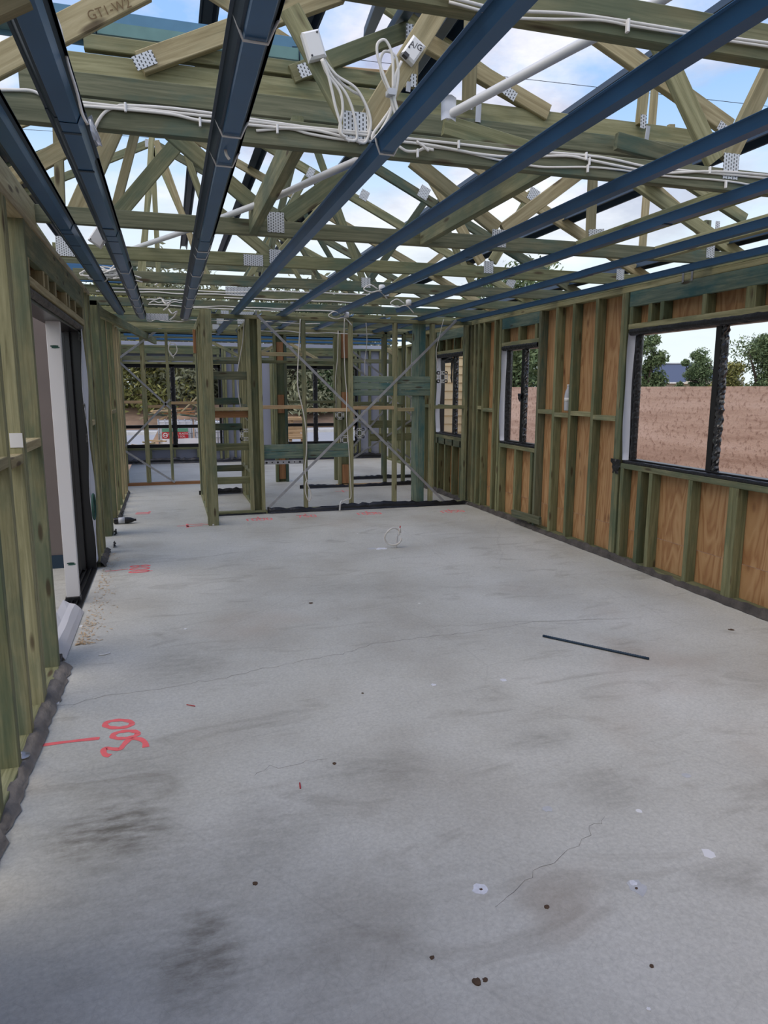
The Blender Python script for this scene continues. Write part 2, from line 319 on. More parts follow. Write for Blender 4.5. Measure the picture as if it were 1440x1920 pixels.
def smooth_path(pts, n=5):
    pts = [Vector(p) for p in pts]
    if len(pts) < 3: return pts
    P = [pts[0]*2-pts[1]] + pts + [pts[-1]*2-pts[-2]]; out = []
    for i in range(1, len(P)-2):
        for k in range(n):
            t = k/n; p0, p1, p2, p3 = P[i-1], P[i], P[i+1], P[i+2]
            out.append(.5*((2*p1)+(p2-p0)*t+(2*p0-5*p1+4*p2-p3)*t*t+(3*p1-p0-3*p2+p3)*t**3))
    out.append(pts[-1]); return out
def tube_geo(pts, r, k=8, flat=1.0, updir=None):
    vs, fs = [], []; n = len(pts); u = None
    for i, p in enumerate(pts):
        d = (pts[min(i+1, n-1)]-pts[max(i-1, 0)]).normalized()
        if updir is not None: u = Vector(updir) - d*d.dot(Vector(updir))
        elif u is None: u = Vector((0, 0, 1)) - d*d.z if abs(d.z) < .9 else Vector((1, 0, 0)) - d*d.x
        else: u = u - d*u.dot(d)
        u.normalize(); w = d.cross(u)
        rr = r[i] if isinstance(r, (list, tuple)) else r
        for j in range(k):
            a = 2*PI*j/k; vs.append(p + u*(math.cos(a)*rr*flat) + w*(math.sin(a)*rr))
    for i in range(n-1):
        for j in range(k): fs.append((i*k+j, i*k+(j+1) % k, (i+1)*k+(j+1) % k, (i+1)*k+j))
    fs.append(tuple(range(k-1, -1, -1))); fs.append(tuple((n-1)*k+j for j in range(k)))
    return vs, fs
def tube(name, pts, r, mat, parent=None, k=8, sm=5, flat=1.0, updir=None):
    P = smooth_path(pts, sm) if sm else [Vector(p) for p in pts]
    c = P[0].copy(); vs, fs = tube_geo([p-c for p in P], r, k, flat, updir)
    return mesh_obj(name, vs, fs, mat, parent, Matrix.Translation(c), smooth=True)
def sheet(name, grid, th, mat, parent=None, smooth=True):
    """grid[i][j] of points -> thin sheet with thickness th"""
    ni, nj = len(grid), len(grid[0]); top = [Vector(p) for row in grid for p in row]
    def nrm(i, j):
        a = Vector(grid[min(i+1, ni-1)][j]) - Vector(grid[max(i-1, 0)][j]); b = Vector(grid[i][min(j+1, nj-1)]) - Vector(grid[i][max(j-1, 0)])
        n = a.cross(b); return n.normalized() if n.length > 0 else Vector((0, 0, 1))
    bot = [top[i*nj+j] - nrm(i, j)*th for i in range(ni) for j in range(nj)]
    K = ni*nj; fs = []
    for i in range(ni-1):
        for j in range(nj-1):
            a, b, c, d = i*nj+j, i*nj+j+1, (i+1)*nj+j+1, (i+1)*nj+j
            fs.append((a, b, c, d)); fs.append((K+d, K+c, K+b, K+a))
    ring = [i*nj for i in range(ni)] + [(ni-1)*nj+j for j in range(1, nj)] + [i*nj+nj-1 for i in range(ni-2, -1, -1)] + [j for j in range(nj-2, 0, -1)]
    for q in range(len(ring)):
        a, b = ring[q], ring[(q+1) % len(ring)]; fs.append((b, a, K+a, K+b))
    c = top[0].copy()
    return mesh_obj(name, [v-c for v in top+bot], fs, mat, parent, Matrix.Translation(c), smooth)
def text(name, s, mw, size, mat, parent, ext=.0006):
    cu = bpy.data.curves.new(name, 'FONT'); cu.body = s; cu.size = size; cu.extrude = ext; cu.align_x = 'CENTER'; cu.align_y = 'CENTER'
    tmp = bpy.data.objects.new(name+'_t', cu); COL.objects.link(tmp); bpy.context.view_layer.update()
    me = bpy.data.meshes.new_from_object(tmp.evaluated_get(bpy.context.evaluated_depsgraph_get()))
    bpy.data.objects.remove(tmp); me.name = name; me.materials.clear(); me.materials.append(MT[mat])
    return place(bpy.data.objects.new(name, me), mw, parent)
def facing(loc, ang=0, right=(1, 0, 0), up=(0, 0, 1)):
    """matrix whose local x=right, y=up (turned by ang in that plane)"""
    r = Vector(right).normalized(); u = Vector(up).normalized(); x = r*math.cos(ang)+u*math.sin(ang); y = u*math.cos(ang)-r*math.sin(ang)
    m = Matrix((x, y, x.cross(y))).transposed().to_4x4(); m.translation = Vector(loc); return m
# ================================================================ SETTING
X0, X1, XZ = -0.647, 3.85, (0, 0, 0)
ZT = 2.42
Xv, Yv, Zv = Vector((1, 0, 0)), Vector((0, 1, 0)), Vector((0, 0, 1))
def structure(o): o['kind'] = 'structure'; return o
structure(aabb('floor', (-.80, -3.2, -.25), (4.75, 15.9, 0), 'concrete'))
def crack(pts, w=.0035):
    vs, fs = [], []; rg = np.random.default_rng(len(pts)); P = [at(u, v, Z=0) for u, v in pts]; Q = []
    for a, b in zip(P[:-1], P[1:]):
        for k in range(7): q = a.lerp(b, k/7); Q.append(q+Vector((rg.normal()*.006, rg.normal()*.010, 0)))
    for i, q in enumerate(Q):
        ww = w*rg.uniform(.3, 1)/2; d = (Q[min(i+1, len(Q)-1)]-Q[max(i-1, 0)]).normalized(); s_ = Vector((-d.y, d.x, 0))*ww; vs += [q+s_-Q[0], q-s_-Q[0]]
    for i in range(len(Q)-1): fs.append((2*i, 2*i+1, 2*i+3, 2*i+2))
    mesh_obj('hairline_crack', vs, fs, 'crack', bpy.data.objects['floor'], Matrix.Translation(Q[0]+Vector((0, 0, .0006))))
MT['crack'] = simple('crack_grey', srgb(112, 108, 100), .95)  # one even warm grey for the hairline crack ribbons
crack([(105, 1326), (200, 1306), (300, 1290), (400, 1275), (480, 1258), (560, 1240), (640, 1226), (700, 1206), (800, 1196), (900, 1182), (1000, 1166), (1150, 1160)])
crack([(800, 1175), (880, 1172), (960, 1166), (1060, 1163), (1200, 1158)], .0025); crack([(470, 1450), (540, 1436), (620, 1421)], .002); crack([(930, 1700), (1010, 1640), (1100, 1560), (1140, 1530)], .0018)
structure(aabb('ground', (-45, -30, -.45), (70, 22.5, -.26), 'soil'))
# alfresco slab and rendered wall beyond the sliding door
structure(aabb('floor', (-2.6, 2.0, -.25), (-.805, 9.2, -.06), 'concrete'))
structure(aabb('wall_outside', (-3.4, 6.85, -.06), (-.80, 7.0, 2.5), 'render')); structure(aabb('wall_outside', (-3.5, 1.0, -.06), (-3.4, 7.0, 2.5), 'render'))
structure(aabb('trim_1', (-3.4, 6.83, -.06), (-.80, 6.848, .06), 'navydark'))
# unseen room end behind the camera: walls and lined roof added to cut light
structure(aabb('wall_front', (-.8, -3.3, 0), (4.0, -3.2, 2.6), 'wrap')); structure(aabb('ceiling', (-.8, -3.3, 2.55), (4.0, -.9, 2.6), 'ply'))
structure(aabb('wall_left_front', (X0-.09, -3.2, 0), (X0-.08, 1.9, 2.5), 'ply')); structure(aabb('wall_right_front', (X1+.08, -3.2, 0), (X1+.09, 2.9, 2.5), 'ply'))

def stick_v(name, x, y, z0, z1, par, mat='stud', wx=.09, wy=.045):
    return timber(name, (x, y, z0), (x, y, z1), wx, wy, MT[mat], par, Xv)
def stick_y(name, x, z, y0, y1, par, mat='stud', wx=.09, h=.045):
    return timber(name, (x, y0, z), (x, y1, z), wx, h, MT[mat], par, Xv)
def stick_x(name, y, z, x0, x1, par, mat='stud', wy=.09, h=.045):
    return timber(name, (x0, y, z), (x1, y, z), wy, h, MT[mat], par, Yv)

# ---- right wall: frame + bracing ply ------------------------------------
wr = root('wall_right', (X1, 2.9, 0), kind='structure')
xc = X1+.045
full = [3.03, 5.485, 5.53, 5.935, 6.335, 6.655, 7.00, 7.965, 8.11, 8.44, 8.60, 8.72, 8.86, 9.02, 10.16, 10.6, 10.95]
for y in full: stick_v('stud', xc, y+.0225, .045, ZT-.045, wr, random.choice(['stud', 'stud', 'green', 'pine']))
wins = [(3.07, 5.46, .90, 2.06), (7.045, 7.94, .90, 2.05), (9.1, 10.12, .88, 2.05)]
crip = [[3.4, 4.06, 4.105, 4.53, 5.01, 5.16, 5.41], [7.09, 7.48, 7.90], [9.14, 9.42, 9.72, 10.0]]
for (ya, yb, zs, zh), cr in zip(wins, crip):
    for y in cr:
        stick_v('stud', xc, y+.0225, .045, zs-.045, wr)
        if y > ya+.01: stick_v('stud', xc, y+.0225, zh+.045, 2.25, wr)
    stick_y('sill_trimmer', xc, zs-.0225, ya, yb, wr, 'pine'); stick_y('head_trimmer', xc, zh+.0225, ya, yb, wr, 'pine')
    stick_y('lintel', X1+.0225, 2.312, ya, yb, wr, 'teal', .045, .125)
stick_y('sill_trimmer', xc, .79, 9.1, 10.12, wr, 'green', .09, .09)
stick_y('top_plate', xc, ZT-.0225, 2.9, 11.0, wr, 'pine'); stick_y('top_plate', xc, ZT+.0225, 2.9, 11.0, wr, 'stud')
stick_y('bottom_plate', xc, .0225, 2.9, 11.0, wr, 'stud')
fs_ = sorted(full)
for i in range(len(fs_)-1):
    a, b = fs_[i]+.045, fs_[i+1]
    if b-a < .1 or any(a < (w[0]+w[1])/2 < b for w in wins): continue
    stick_y('nogging', X1+.045+.0, 1.30+(.012 if i % 2 else -.012), a, b, wr, 'pine')
stick_y('nogging', X1+.045, 1.30, 9.065, 10.16, wr, 'stud', .045, .045)
def ply_sheets(x, y0, y1):
    edges = [y0]+[w for w in (3.07, 5.46, 7.045, 7.94, 9.1, 10.12) if y0 < w < y1]+[y1]
    for a, b in zip(edges[:-1], edges[1:]):
        w = next((w for w in wins if w[0]-.01 <= a and b <= w[1]+.01), None)
        zr = [(.02, .295), (.299, 2.44)] if w is None else [(.02, .295), (.299, w[2]-.02), (w[3]+.02, 2.44)]
        for z0, z1 in zr:
            # sheets are joined every 1.2 m along the wall
            ys = a
            while ys < b-.02:
                ye = min(b, ys+1.2); aabb('plywood_sheet', (x, ys+.001, z0), (x+.009, ye-.001, z1), 'ply', wr); ys = ye
ply_sheets(X1+.092, 2.9, 11.0)

# ---- windows in the right wall -------------------------------------------
def foil_strip(name, pts, w, parent, dirw, seed, amp=None, n=60, mat='blackfoil', wrapdir=None):
    """crinkled foil / tape wrapped round a bar: irregular sleeve along pts"""
    rg = np.random.default_rng(seed); a, b = Vector(pts[0]), Vector(pts[1]); ax = (b-a).normalized(); u = Vector(dirw); v = ax.cross(u)
    amp = amp if amp is not None else (1.0 if mat == 'blackfoil' else .28)
    k = 12; vs = []; fs = []
    c = a.copy()
    for i in range(n+1):
        p = a.lerp(b, i/n) - c; ww = w*(1+(.12*math.sin(i*.7+seed)+.1*rg.normal())*amp)
        for j in range(k):
            t = 2*PI*j/k; r = 1+.16*rg.normal()*amp
            vs.append(p + u*(math.cos(t)*ww/2*r) + v*(math.sin(t)*w*.42*r))
    for i in range(n):
        for j in range(k): fs.append((i*k+j, i*k+(j+1) % k, (i+1)*k+(j+1) % k, (i+1)*k+j))
    fs.append(tuple(range(k-1, -1, -1))); fs.append(tuple(n*k+j for j in range(k)))
    return mesh_obj(name, vs, fs, mat, parent, Matrix.Translation(c))
for i, (ya, yb, zs, zh) in enumerate(wins):
    w = root('window_%d' % (i+1), (X1+.13, (ya+yb)/2, zs), kind='structure')
    xa, xb = X1+.05, X1+.13
    box('frame_head', (xa, ya+.01, zh-.05), (xb, yb-.01, zh-.008), 'alu', w); box('frame_sill', (xa, ya+.01, zs+.005), (xb, yb-.01, zs+.04), 'alu', w)
    box('frame_jamb', (xa, yb-(.05 if i < 2 else .022), zs+.04), (xb, yb-.01, zh-.05), 'alu', w); box('frame_jamb', (xa, ya+.01, zs+.04), (xb, ya+.04, zh-.05), 'alu', w)
    ym = [4.42, 7.47, 9.55][i]
    box('mullion', (xb-.075, ym-.01, zs+.04), (xb-.01, ym+.05, zh-.05), 'alu', w)
    foil_strip('foil_sleeve', ((xb-.055, ym-.03, zs+.03), (xb-.055, ym-.03, zh-.045)), .06 if i == 0 else .055, w, (0, 1, 0), 3+i)
    foil_strip('tape', ((X1+.015, ya+.02, zh-.018), (X1+.015, yb-.02, zh-.022)), .06, w, (0, 0, 1), 11+i, mat='black')
    foil_strip('tape', ((X1+.02, ya+.02, zs+.012), (X1+.02, yb-.02, zs+.012)), .035, w, (0, 0, 1), 21+i, mat='black')
    # wall wrap folded into the far jamb, and a crinkled dark strip next to it
    g = [[(X1-.004+.03*q+.006*math.sin(z*9+q*3), yb-.012-.012*q+.01*math.sin(z*5+i), z) for q in range(3)] for z in np.linspace(zs+.03, zh-.03, 16)]
    sheet('wrap_fold', g, .002, 'wrap', w)
    if i < 2: foil_strip('tape', ((X1+.075, yb-.075, zs+.02), (X1+.075, yb-.07, zh-.05)), .06, w, (1, 0, 0), 31+i, mat='black')
gl = None
# loose black flaps
w1, w3 = bpy.data.objects['window_1'], bpy.data.objects['window_3']
def flap(name, c, s, seed, parent, mat='blackfoil'):
    rg = np.random.default_rng(seed)
    g = [[Vector(c)+Vector((rg.normal()*.008, (i/5-.5)*s[0]*(1-.5*j/5)+rg.normal()*.006, -(j/5)*s[1])) for j in range(6)] for i in range(6)]
    return sheet(name, g, .002, mat, parent, False)
flap('tape_flap', (X1-.01, 5.52, .93), (.16, .13), 5, w1, 'black'); flap('tape_flap', (X1+.04, 9.78, 2.02), (.5, .10), 6, w3)
flap('tape_flap', (X1+.06, 9.66, 1.98), (.10, .34), 7, w3); flap('tape_flap', (X1+.05, 7.53, 1.50), (.12, .09), 8, bpy.data.objects['window_2'], 'black')

# ---- left wall -------------------------------------------------------------
wl = root('wall_left', (X0, 1.9, 0), kind='structure')
xl = X0-.045
for y in (1.95, 2.35, 2.62, 2.95, 3.24, 3.555, 3.605, 4.045): stick_v('stud', xl, y+.0225, .045, ZT-.045, wl, 'pine' if y > 3.2 else 'stud')
for y in (6.56, 6.62, 6.92, 7.10): stick_v('stud', xl, y+.0225, .045, ZT-.045, wl, 'pine')
stick_v('stud', xl, 8.02, 0.0, ZT, wl, 'stud', .09, .24)
for y in (8.75, 8.95, 9.35, 9.8, 10.3, 10.8, 11.1): stick_v('stud', xl, y, .045, ZT-.045, wl, random.choice(['stud', 'pine', 'pine2']))
for a, b, z in ((1.97, 2.35, 1.26), (2.4, 2.62, 1.25), (2.66, 2.95, 1.27), (3.0, 3.24, 1.25), (3.29, 3.555, 1.235), (3.65, 4.045, 1.275), (6.67, 6.92, 1.25), (8.97, 9.28, 1.27), (9.32, 9.68, 1.27)):
    stick_y('nogging', xl, z, a, b, wl, 'pine2')
stick_y('bottom_plate', xl, .0225, 1.9, 4.09, wl, 'stud'); stick_y('bottom_plate', xl, .0225, 6.56, 7.15, wl, 'pine'); stick_y('bottom_plate', xl, .0225, 8.7, 11.2, wl, 'pine')
stick_y('top_plate', xl, ZT-.0225, 1.9, 7.17, wl, 'pine2'); stick_y('top_plate', xl, ZT-.0225, 7.9, 11.2, wl, 'stud')
# double beam carried on the wall up to the second truss
stick_y('wall_beam', X0-.03, ZT+.065, 1.9, 4.50, wl, 'pine2', .045, .13); stick_y('wall_beam', X0-.08, ZT+.065, 1.9, 4.45, wl, 'pine', .045, .13)
# lintel over the sliding door, cripples and head trimmer
stick_y('lintel', X0-.0225, 2.288, 4.09, 6.56, wl, 'pine', .045, .17)
for y in (4.09, 4.55, 4.70, 5.0, 5.5, 5.65, 6.0, 6.5): stick_v('stud', xl, y+.0225, 2.115, 2.202, wl, 'pine2')
aabb('plywood_sheet', (X0-.098, 4.09, 2.07), (X0-.09, 6.56, 2.44), 'ply', wl)
stick_y('head_trimmer', xl, 2.092, 4.09, 6.56, wl, 'pine2')

# sliding door: black frame, wrapped stile, track and flashing
dr = root('door_1', (X0-.09, 5.3, 0), kind='structure')
box('frame_head', (X0-.17, 4.1, 2.0), (X0-.03, 6.55, 2.068), 'alu', dr)
foil_strip('tape', ((X0-.025, 4.1, 2.045), (X0-.025, 6.5, 2.04)), .05, dr, (0, 0, 1), 41, mat='dirtblack')
box('frame_jamb', (X0-.17, 6.42, 0), (X0-.02, 6.55, 2.05), 'alu', dr)
box('door_panel', (X0-.14, 6.36, .02), (X0-.10, 6.42, 2.02), 'alu', dr)
box('track', (X0-.16, 5.2, -.03), (X0-.02, 6.42, .012), 'alu', dr)
for k, dx in enumerate((-.135, -.10, -.065)): box('track_rail', (X0+dx, 5.25, .012), (X0+dx+.008, 6.4, .03), 'black', dr)
st = box('wrapped_stile', (X0-.135, 5.42, .055), (X0-.045, 5.47, 2.04), 'film', dr)
box('stile_foot', (X0-.14, 5.415, 0), (X0-.04, 5.475, .054), 'black', dr)
for z, yy in ((1.83, 5.4185), (.30, 5.4185)):
    g = [[(X0-.11+.05*a-.0+.008*math.sin(b*6), yy, z+.022*(b-.5)*(1-.5*abs(a-.5))) for b in np.linspace(0, 1, 4)] for a in np.linspace(0, 1, 6)]
    sheet('marker_smear', g, .001, 'greenink', st)
# folded white flashing on the floor edge
g = []
for y in np.linspace(4.25, 5.18, 8):
    w_ = .004*math.sin(y*11)
    g.append([(X0-.125+w_, y, .10+w_), (X0-.085, y, .075), (X0-.05+w_, y, .065), (X0-.02, y, .035+w_), (X0+.002, y, .004)])
sheet('white_flashing', g, .003, 'film', dr, False)
box('sill_block', (X0-.10, 4.12, 0), (X0-.01, 4.25, .045), 'black', dr)
# white wrap bulging out at the near jamb and the far jamb
g = [[(X0-.10+.05*math.sin(q*1.3+z*2)*.4+.03*q/3, 4.10+.05*q+.22*max(0, 1-z/1.0)*q/3+.01*math.sin(z*12+q), z) for q in range(4)] for z in np.linspace(.02, 1.05, 20)]
sheet('wrap_sheet', g, .002, 'wrap', dr)
g = [[(X0-.012+.010*math.sin(z*7+q), 6.28+.085*q+.012*math.sin(z*4), z) for q in range(4)] for z in np.linspace(.10, 2.02, 30)]
wf = sheet('wrap_sheet', g, .002, 'wrap', dr)
def wtext(s, u, v, size, mat='black'):
    p = at(u, v, X=X0+.004); text('printed_lettering', s, facing(p+Vector((.004, 0, 0)), 0, (0, 1, 0), (0, 0, 1)) @ Matrix.Rotation(PI, 4, 'Y') @ Matrix.Rotation(PI, 4, 'Y'), size, mat, wf)
wtext("rie", 148, 628, .15); wtext("m", 157, 767, .28); wtext("ap", 162, 818, .15)
p = at(176, 950, X=X0+.004)
for rr, aa in ((.105, 1), ):
    ring = [p+Vector((0, math.cos(t)*rr, math.sin(t)*rr)) for t in np.linspace(0, 2*PI, 28)]
    tube('printed_ring', ring, .009, 'greenink', wf, k=6, sm=0)
text('printed_lettering', 'J', facing(p, 0, (0, 1, 0), (0, 0, 1)), .15, 'greenink', wf)
tube('loose_tie', [at(101, 950, X=-1.2), at(103, 930, X=-1.2), at(106, 942, X=-1.2), at(104, 960, X=-1.2), at(100, 975, X=-1.2), at(98, 998, X=-1.2)], .004, 'white', dr)

# ---- far wall (Y = 15.5) with two big windows --------------------------------
YF = 15.5
wb = root('wall_back', (-.9, YF, 0), kind='structure')
bw = [(-.93, 1.06, .33, 2.04), (2.2, 4.03, .33, 2.04)]
for x in (-1.0, 1.09, 1.14, 1.3, 1.75, 2.1, 2.15, 4.06, 4.3, 4.55): stick_v('stud', x+.0225, YF+.045, .045, ZT-.045, wb, 'stud', .045, .09)
for xa, xb, zs, zh in bw:
    for x in np.linspace(xa+.02, xb-.06, 5): stick_v('stud', x+.02, YF+.045, .045, zs-.045, wb, 'stud', .045, .09); stick_v('stud', x+.02, YF+.045, zh+.045, 2.26, wb, 'stud', .045, .09)
    stick_x('sill_trimmer', YF+.045, zs-.0225, xa, xb, wb); stick_x('head_trimmer', YF+.045, zh+.0225, xa, xb, wb); stick_x('lintel', YF+.0225, 2.31, xa, xb, wb, 'stud', .045, .12)
stick_x('top_plate', YF+.045, ZT-.0225, -1.1, 4.7, wb); stick_x('bottom_plate', YF+.045, .0225, -1.1, 4.7, wb)
aabb('wall_wrap', (-1.1, YF+.092, 0), (4.7, YF+.096, .31), 'wrapblue', wb); aabb('wall_wrap', (-1.1, YF+.092, 2.05), (4.7, YF+.096, 2.5), 'wrapblue', wb)
aabb('wall_wrap', (1.07, YF+.092, .31), (2.19, YF+.096, 2.05), 'wrapblue', wb); aabb('wall_wrap', (4.04, YF+.092, .31), (4.7, YF+.096, 2.05), 'wrapblue', wb)
for i, (xa, xb, zs, zh) in enumerate(bw):
    w = root('window_%d' % (4+i), ((xa+xb)/2, YF+.1, zs), kind='structure')
    ya, yb = YF+.03, YF+.10
    box('frame_head', (xa, ya, zh-.07), (xb, yb, zh), 'alu', w); box('frame_sill', (xa, ya, zs), (xb, yb, zs+.07), 'alu', w)
    box('frame_jamb', (xa, ya, zs), (xa+.05, yb, zh), 'alu', w); box('frame_jamb', (xb-.05, ya, zs), (xb, yb, zh), 'alu', w)
    box('transom', (xa, ya, .735), (xb, yb, .80), 'alu', w)
    xm = [.09, 3.08][i]; box('mullion', (xm-.04, ya, zs), (xm+.04, yb, zh), 'alu', w)
    foil_strip('foil_sleeve', ((xm, ya-.01, zs+.05), (xm, ya-.01, zh-.05)), .10, w, (1, 0, 0), 61+i, mat='black')
# far room side walls
wls = root('wall_left_rear', (X0-.4, 11.2, 0), kind='structure')
for y in (12.4, 12.9, 13.4, 14.0, 14.6, 15.2): stick_v('stud', -1.02, y, .045, ZT-.045, wls)
stick_y('top_plate', -1.02, ZT-.0225, 11.3, 15.5, wls); stick_y('bottom_plate', -1.02, .0225, 11.3, 15.5, wls)
aabb('wall_wrap', (-1.08, 11.3, 0), (-1.072, 15.6, 2.44), 'wrapblue', wls)
wrs = root('wall_right_rear', (4.6, 11.1, 0), kind='structure')
for y in (11.5, 12.0, 12.6, 13.2, 13.8, 14.4, 15.0): stick_v('stud', 4.645, y, .045, ZT-.045, wrs)
stick_y('top_plate', 4.645, ZT-.0225, 11.0, 15.5, wrs); stick_y('bottom_plate', 4.645, .0225, 11.0, 15.5, wrs)
aabb('wall_wrap', (4.70, 11.0, 0), (4.706, 15.6, 2.44), 'wrap', wrs)
stick_x('bottom_plate', 11.18, .0225, 3.95, 4.6, wrs); stick_x('top_plate', 11.18, ZT-.0225, 3.95, 4.6, wrs)

# ---- black membrane along the wall bottoms -----------------------------------
def membrane(name, path, seed, h=.05, w=.035, side=Vector((1, 0, 0)), mat='dirtblack'):
    rg = np.random.default_rng(seed); g = []; n = int((Vector(path[1])-Vector(path[0])).length/.05)+2
    a, b = Vector(path[0]), Vector(path[1]); ph = rg.uniform(0, 6)
    for i in range(n):
        p = a.lerp(b, i/(n-1)); t = i*.05; hh = h*(1+.22*math.sin(t*3.1+ph)+.12*rg.normal()); ww = w*(1+.2*math.sin(t*2.2+ph)+.14*rg.normal())
        g.append([p-side*.012+Zv*(hh), p+side*(ww*.25)+Zv*hh*1.02, p+side*(ww*.8)+Zv*(hh*.45), p+side*ww+Zv*.004])
    return structure(sheet(name, g, .002, mat, None, True))
membrane('baseboard_left', ((X0, 2.0, 0), (X0, 4.12, 0)), 1, .045, .045, mat='dustgrey')
membrane('baseboard_left', ((X0, 6.5, 0), (X0, 7.2, 0)), 2, .04, .035); membrane('baseboard_left', ((X0, 8.72, 0), (X0, 11.2, 0)), 3, .03, .025)
membrane('baseboard_right', ((X1, 2.9, 0), (X1, 8.84, 0)), 4, .05, .03, -Xv)
membrane('baseboard_right', ((X1, 8.95, 0), (X1, 10.9, 0)), 14, .05, .03, -Xv)
membrane('baseboard_back', ((-.95, YF, 0), (4.6, YF, 0)), 5, .10, .02, -Yv, 'black')
# ================================================================ PARTITION FRAMES
def strap(name, a, b, parent, w=.032, nrm=Yv, th=.002, mat='strap'):
    return timber(name, a, b, th, w, MT[mat], parent, nrm)
GP = 'timber partition frames at the end of the room'
YP = 8.84
pf = root('partition_frame', (2.1, YP+.045, 0), 'stud partition with crossed metal bracing straps closing the far end of the room', 'wall frame', GP)
ym = YP+.045
for x, m_ in ((.92, 'pine'), (1.055, 'pine'), (1.598, 'pine'), (2.197, 'pine'), (2.783, 'pine'), (3.29, 'pine')):
    stick_v('stud', x+.0225, ym, .045, ZT-.045, pf, m_, .045, .09)
stick_v('stud', 1.01, ym+.05, .045, ZT-.045, pf, 'stud', .09, .045)
for x in (3.10, 3.185): stick_v('stud', x, ym+.03, .045, ZT-.045, pf, 'teal', .083, .045)
stick_v('stud', 3.79, ym, .045, ZT-.045, pf, 'pine', .045, .09)
stick_x('top_plate', ym, ZT-.0225, .49, 3.85, pf, 'pine'); stick_x('bottom_plate', ym, .0225, .50, 3.85, pf, 'stud')
for a, b, z, m_ in ((1.10, 1.598, 1.325, 'rawpine'), (1.64, 2.197, 1.285, 'rawpine'), (2.24, 2.783, 1.31, 'rawpine'), (2.83, 3.06, 1.285, 'pine2'), (3.335, 3.77, 1.315, 'stud'), (1.10, 1.598, 1.965, 'pine2')):
    stick_x('nogging', YP+.035, z, a, b, pf, m_, .07)
for z0, z1 in ((1.465, 1.535), (1.54, 1.625), (1.63, 1.71)): stick_x('blocking_board', YP+.048, (z0+z1)/2, 2.24, 3.29, pf, 'teal', .035, z1-z0)
for z0, z1 in ((.685, .77), (.775, .86)): stick_x('blocking_board', YP+.06, (z0+z1)/2, 1.10, 2.197, pf, 'teal', .035, z1-z0)
ps_ = stick_x('punched_steel_strip', YP+.03, .64, 1.10, 1.60, pf, 'strap', .002, .05)
for k in range(7):
    c = Vector((1.13+k*.07, YP+.028, .64)); tube('strip_hole', [c, c+Vector((0, -.0012, 0))], .009 if k % 2 else .013, 'black', ps_, k=12, sm=0)
strap('bracing_strap', (1.06, YP-.002, 2.42), (3.52, YP-.002, .03), pf); strap('bracing_strap', (3.63, YP-.006, 2.43), (1.11, YP-.006, .05), pf)
strap('strap_hook', (1.05, YP-.004, 2.42), (1.035, YP-.004, 2.56), pf, .02)
# short ladder frame between the post and the first stud
lf = root('ladder_frame', (.7, 9.0, 0), 'short ladder of horizontal noggings between the wide post and the partition studs', 'wall frame', GP)
for z0, z1, m_ in ((1.655, 1.755, 'green'), (1.20, 1.28, 'orange'), (.80, .885, 'stud'), (.385, .47, 'stud')): stick_x('nogging', YP+.07, (z0+z1)/2, .47, .925, lf, m_, .045, z1-z0)
stick_x('nogging', YP+.045, 1.305, .47, .925, lf, 'pine2', .09, .04)
for z0, z1 in ((1.90, 1.95), (1.32, 1.42), (.95, 1.05), (.35, .44)): stick_x('nogging', 10.62, (z0+z1)/2, .48, 1.0, lf, 'green', .045, z1-z0)
stick_v('stud', .50, 10.62, 0, ZT, lf, 'stud', .045, .09)
# wall running away behind the post
wa = root('return_wall_frame', (.43, 8.2, 0), 'narrow wall of close studs ending in a wide weathered post left of the ladder noggings', 'wall frame', GP)
stick_v('post', .428, 8.235, 0, 2.40, wa, 'pine', .115, .05); stick_v('post', .41, 8.29, 0, 2.40, wa, 'stud', .09, .05)
for y in (8.75, 9.3, 9.85, 10.45, 10.62, 10.72): stick_v('stud', .43, y, .045, ZT-.09, wa, random.choice(['stud', 'green', 'pine']))
for z in (2.397, 2.352): stick_y('top_plate', .43, z, 8.33, 10.78, wa, 'stud')
box('packer', (.35, 10.1, 2.02), (.385, 10.2, 2.33), 'orange', wa)
stick_y('bottom_plate', .43, .0225, 8.33, 10.78, wa)
box('foot_tag', (.41, 8.206, .004), (.428, 8.209, .02), 'white', wa)
wb2 = root('side_wall_frame', (1.0, 8.94, 0), 'wall of studs running away from the camera right of the ladder noggings', 'wall frame', GP)
for y in (9.35, 9.8, 10.25, 10.65, 10.75): stick_v('stud', 1.04, y, .045, ZT-.045, wb2, random.choice(['stud', 'pine']))
stick_y('top_plate', 1.04, ZT-.0225, 8.94, 10.8, wb2); stick_y('bottom_plate', 1.04, .0225, 8.94, 10.8, wb2, 'stud')
stick_y('nogging', 1.04, 1.31, 8.94, 10.7, wb2, 'green'); stick_y('nogging', 1.04, .45, 8.94, 10.7, wb2, 'green')
# second and third partitions
p2 = root('partition_frame', (2.9, 11.0, 0), 'second stud partition seen through the first, with an orange-packed corner stud', 'wall frame', GP)
Y2 = 10.95
for x, w_, m_ in ((2.56, .045, 'pine'), (2.72, .045, 'pine'), (3.31, .045, 'stud'), (3.62, .045, 'stud')): stick_v('stud', x, Y2+.045, .045, ZT, p2, m_, w_, .09)
stick_v('stud', 2.64, Y2+.06, .045, ZT, p2, 'stud', .11, .045)
for z0, z1 in ((.06, .36), (1.25, 1.5), (2.02, 2.40)): box('packer', (2.59, Y2+.005, z0), (2.70, Y2+.03, z1), 'orange', p2)
stick_x('top_plate', Y2+.045, ZT-.0, 1.1, 3.85, p2, 'pine'); stick_x('bottom_plate', Y2+.045, .0225, 2.5, 3.85, p2, 'rawpine')
for a, b, z in ((2.74, 3.29, 1.31), (3.33, 3.6, 1.29), (1.3, 2.5, 1.95)): stick_x('nogging', Y2+.045, z, a, b, p2, 'stud')
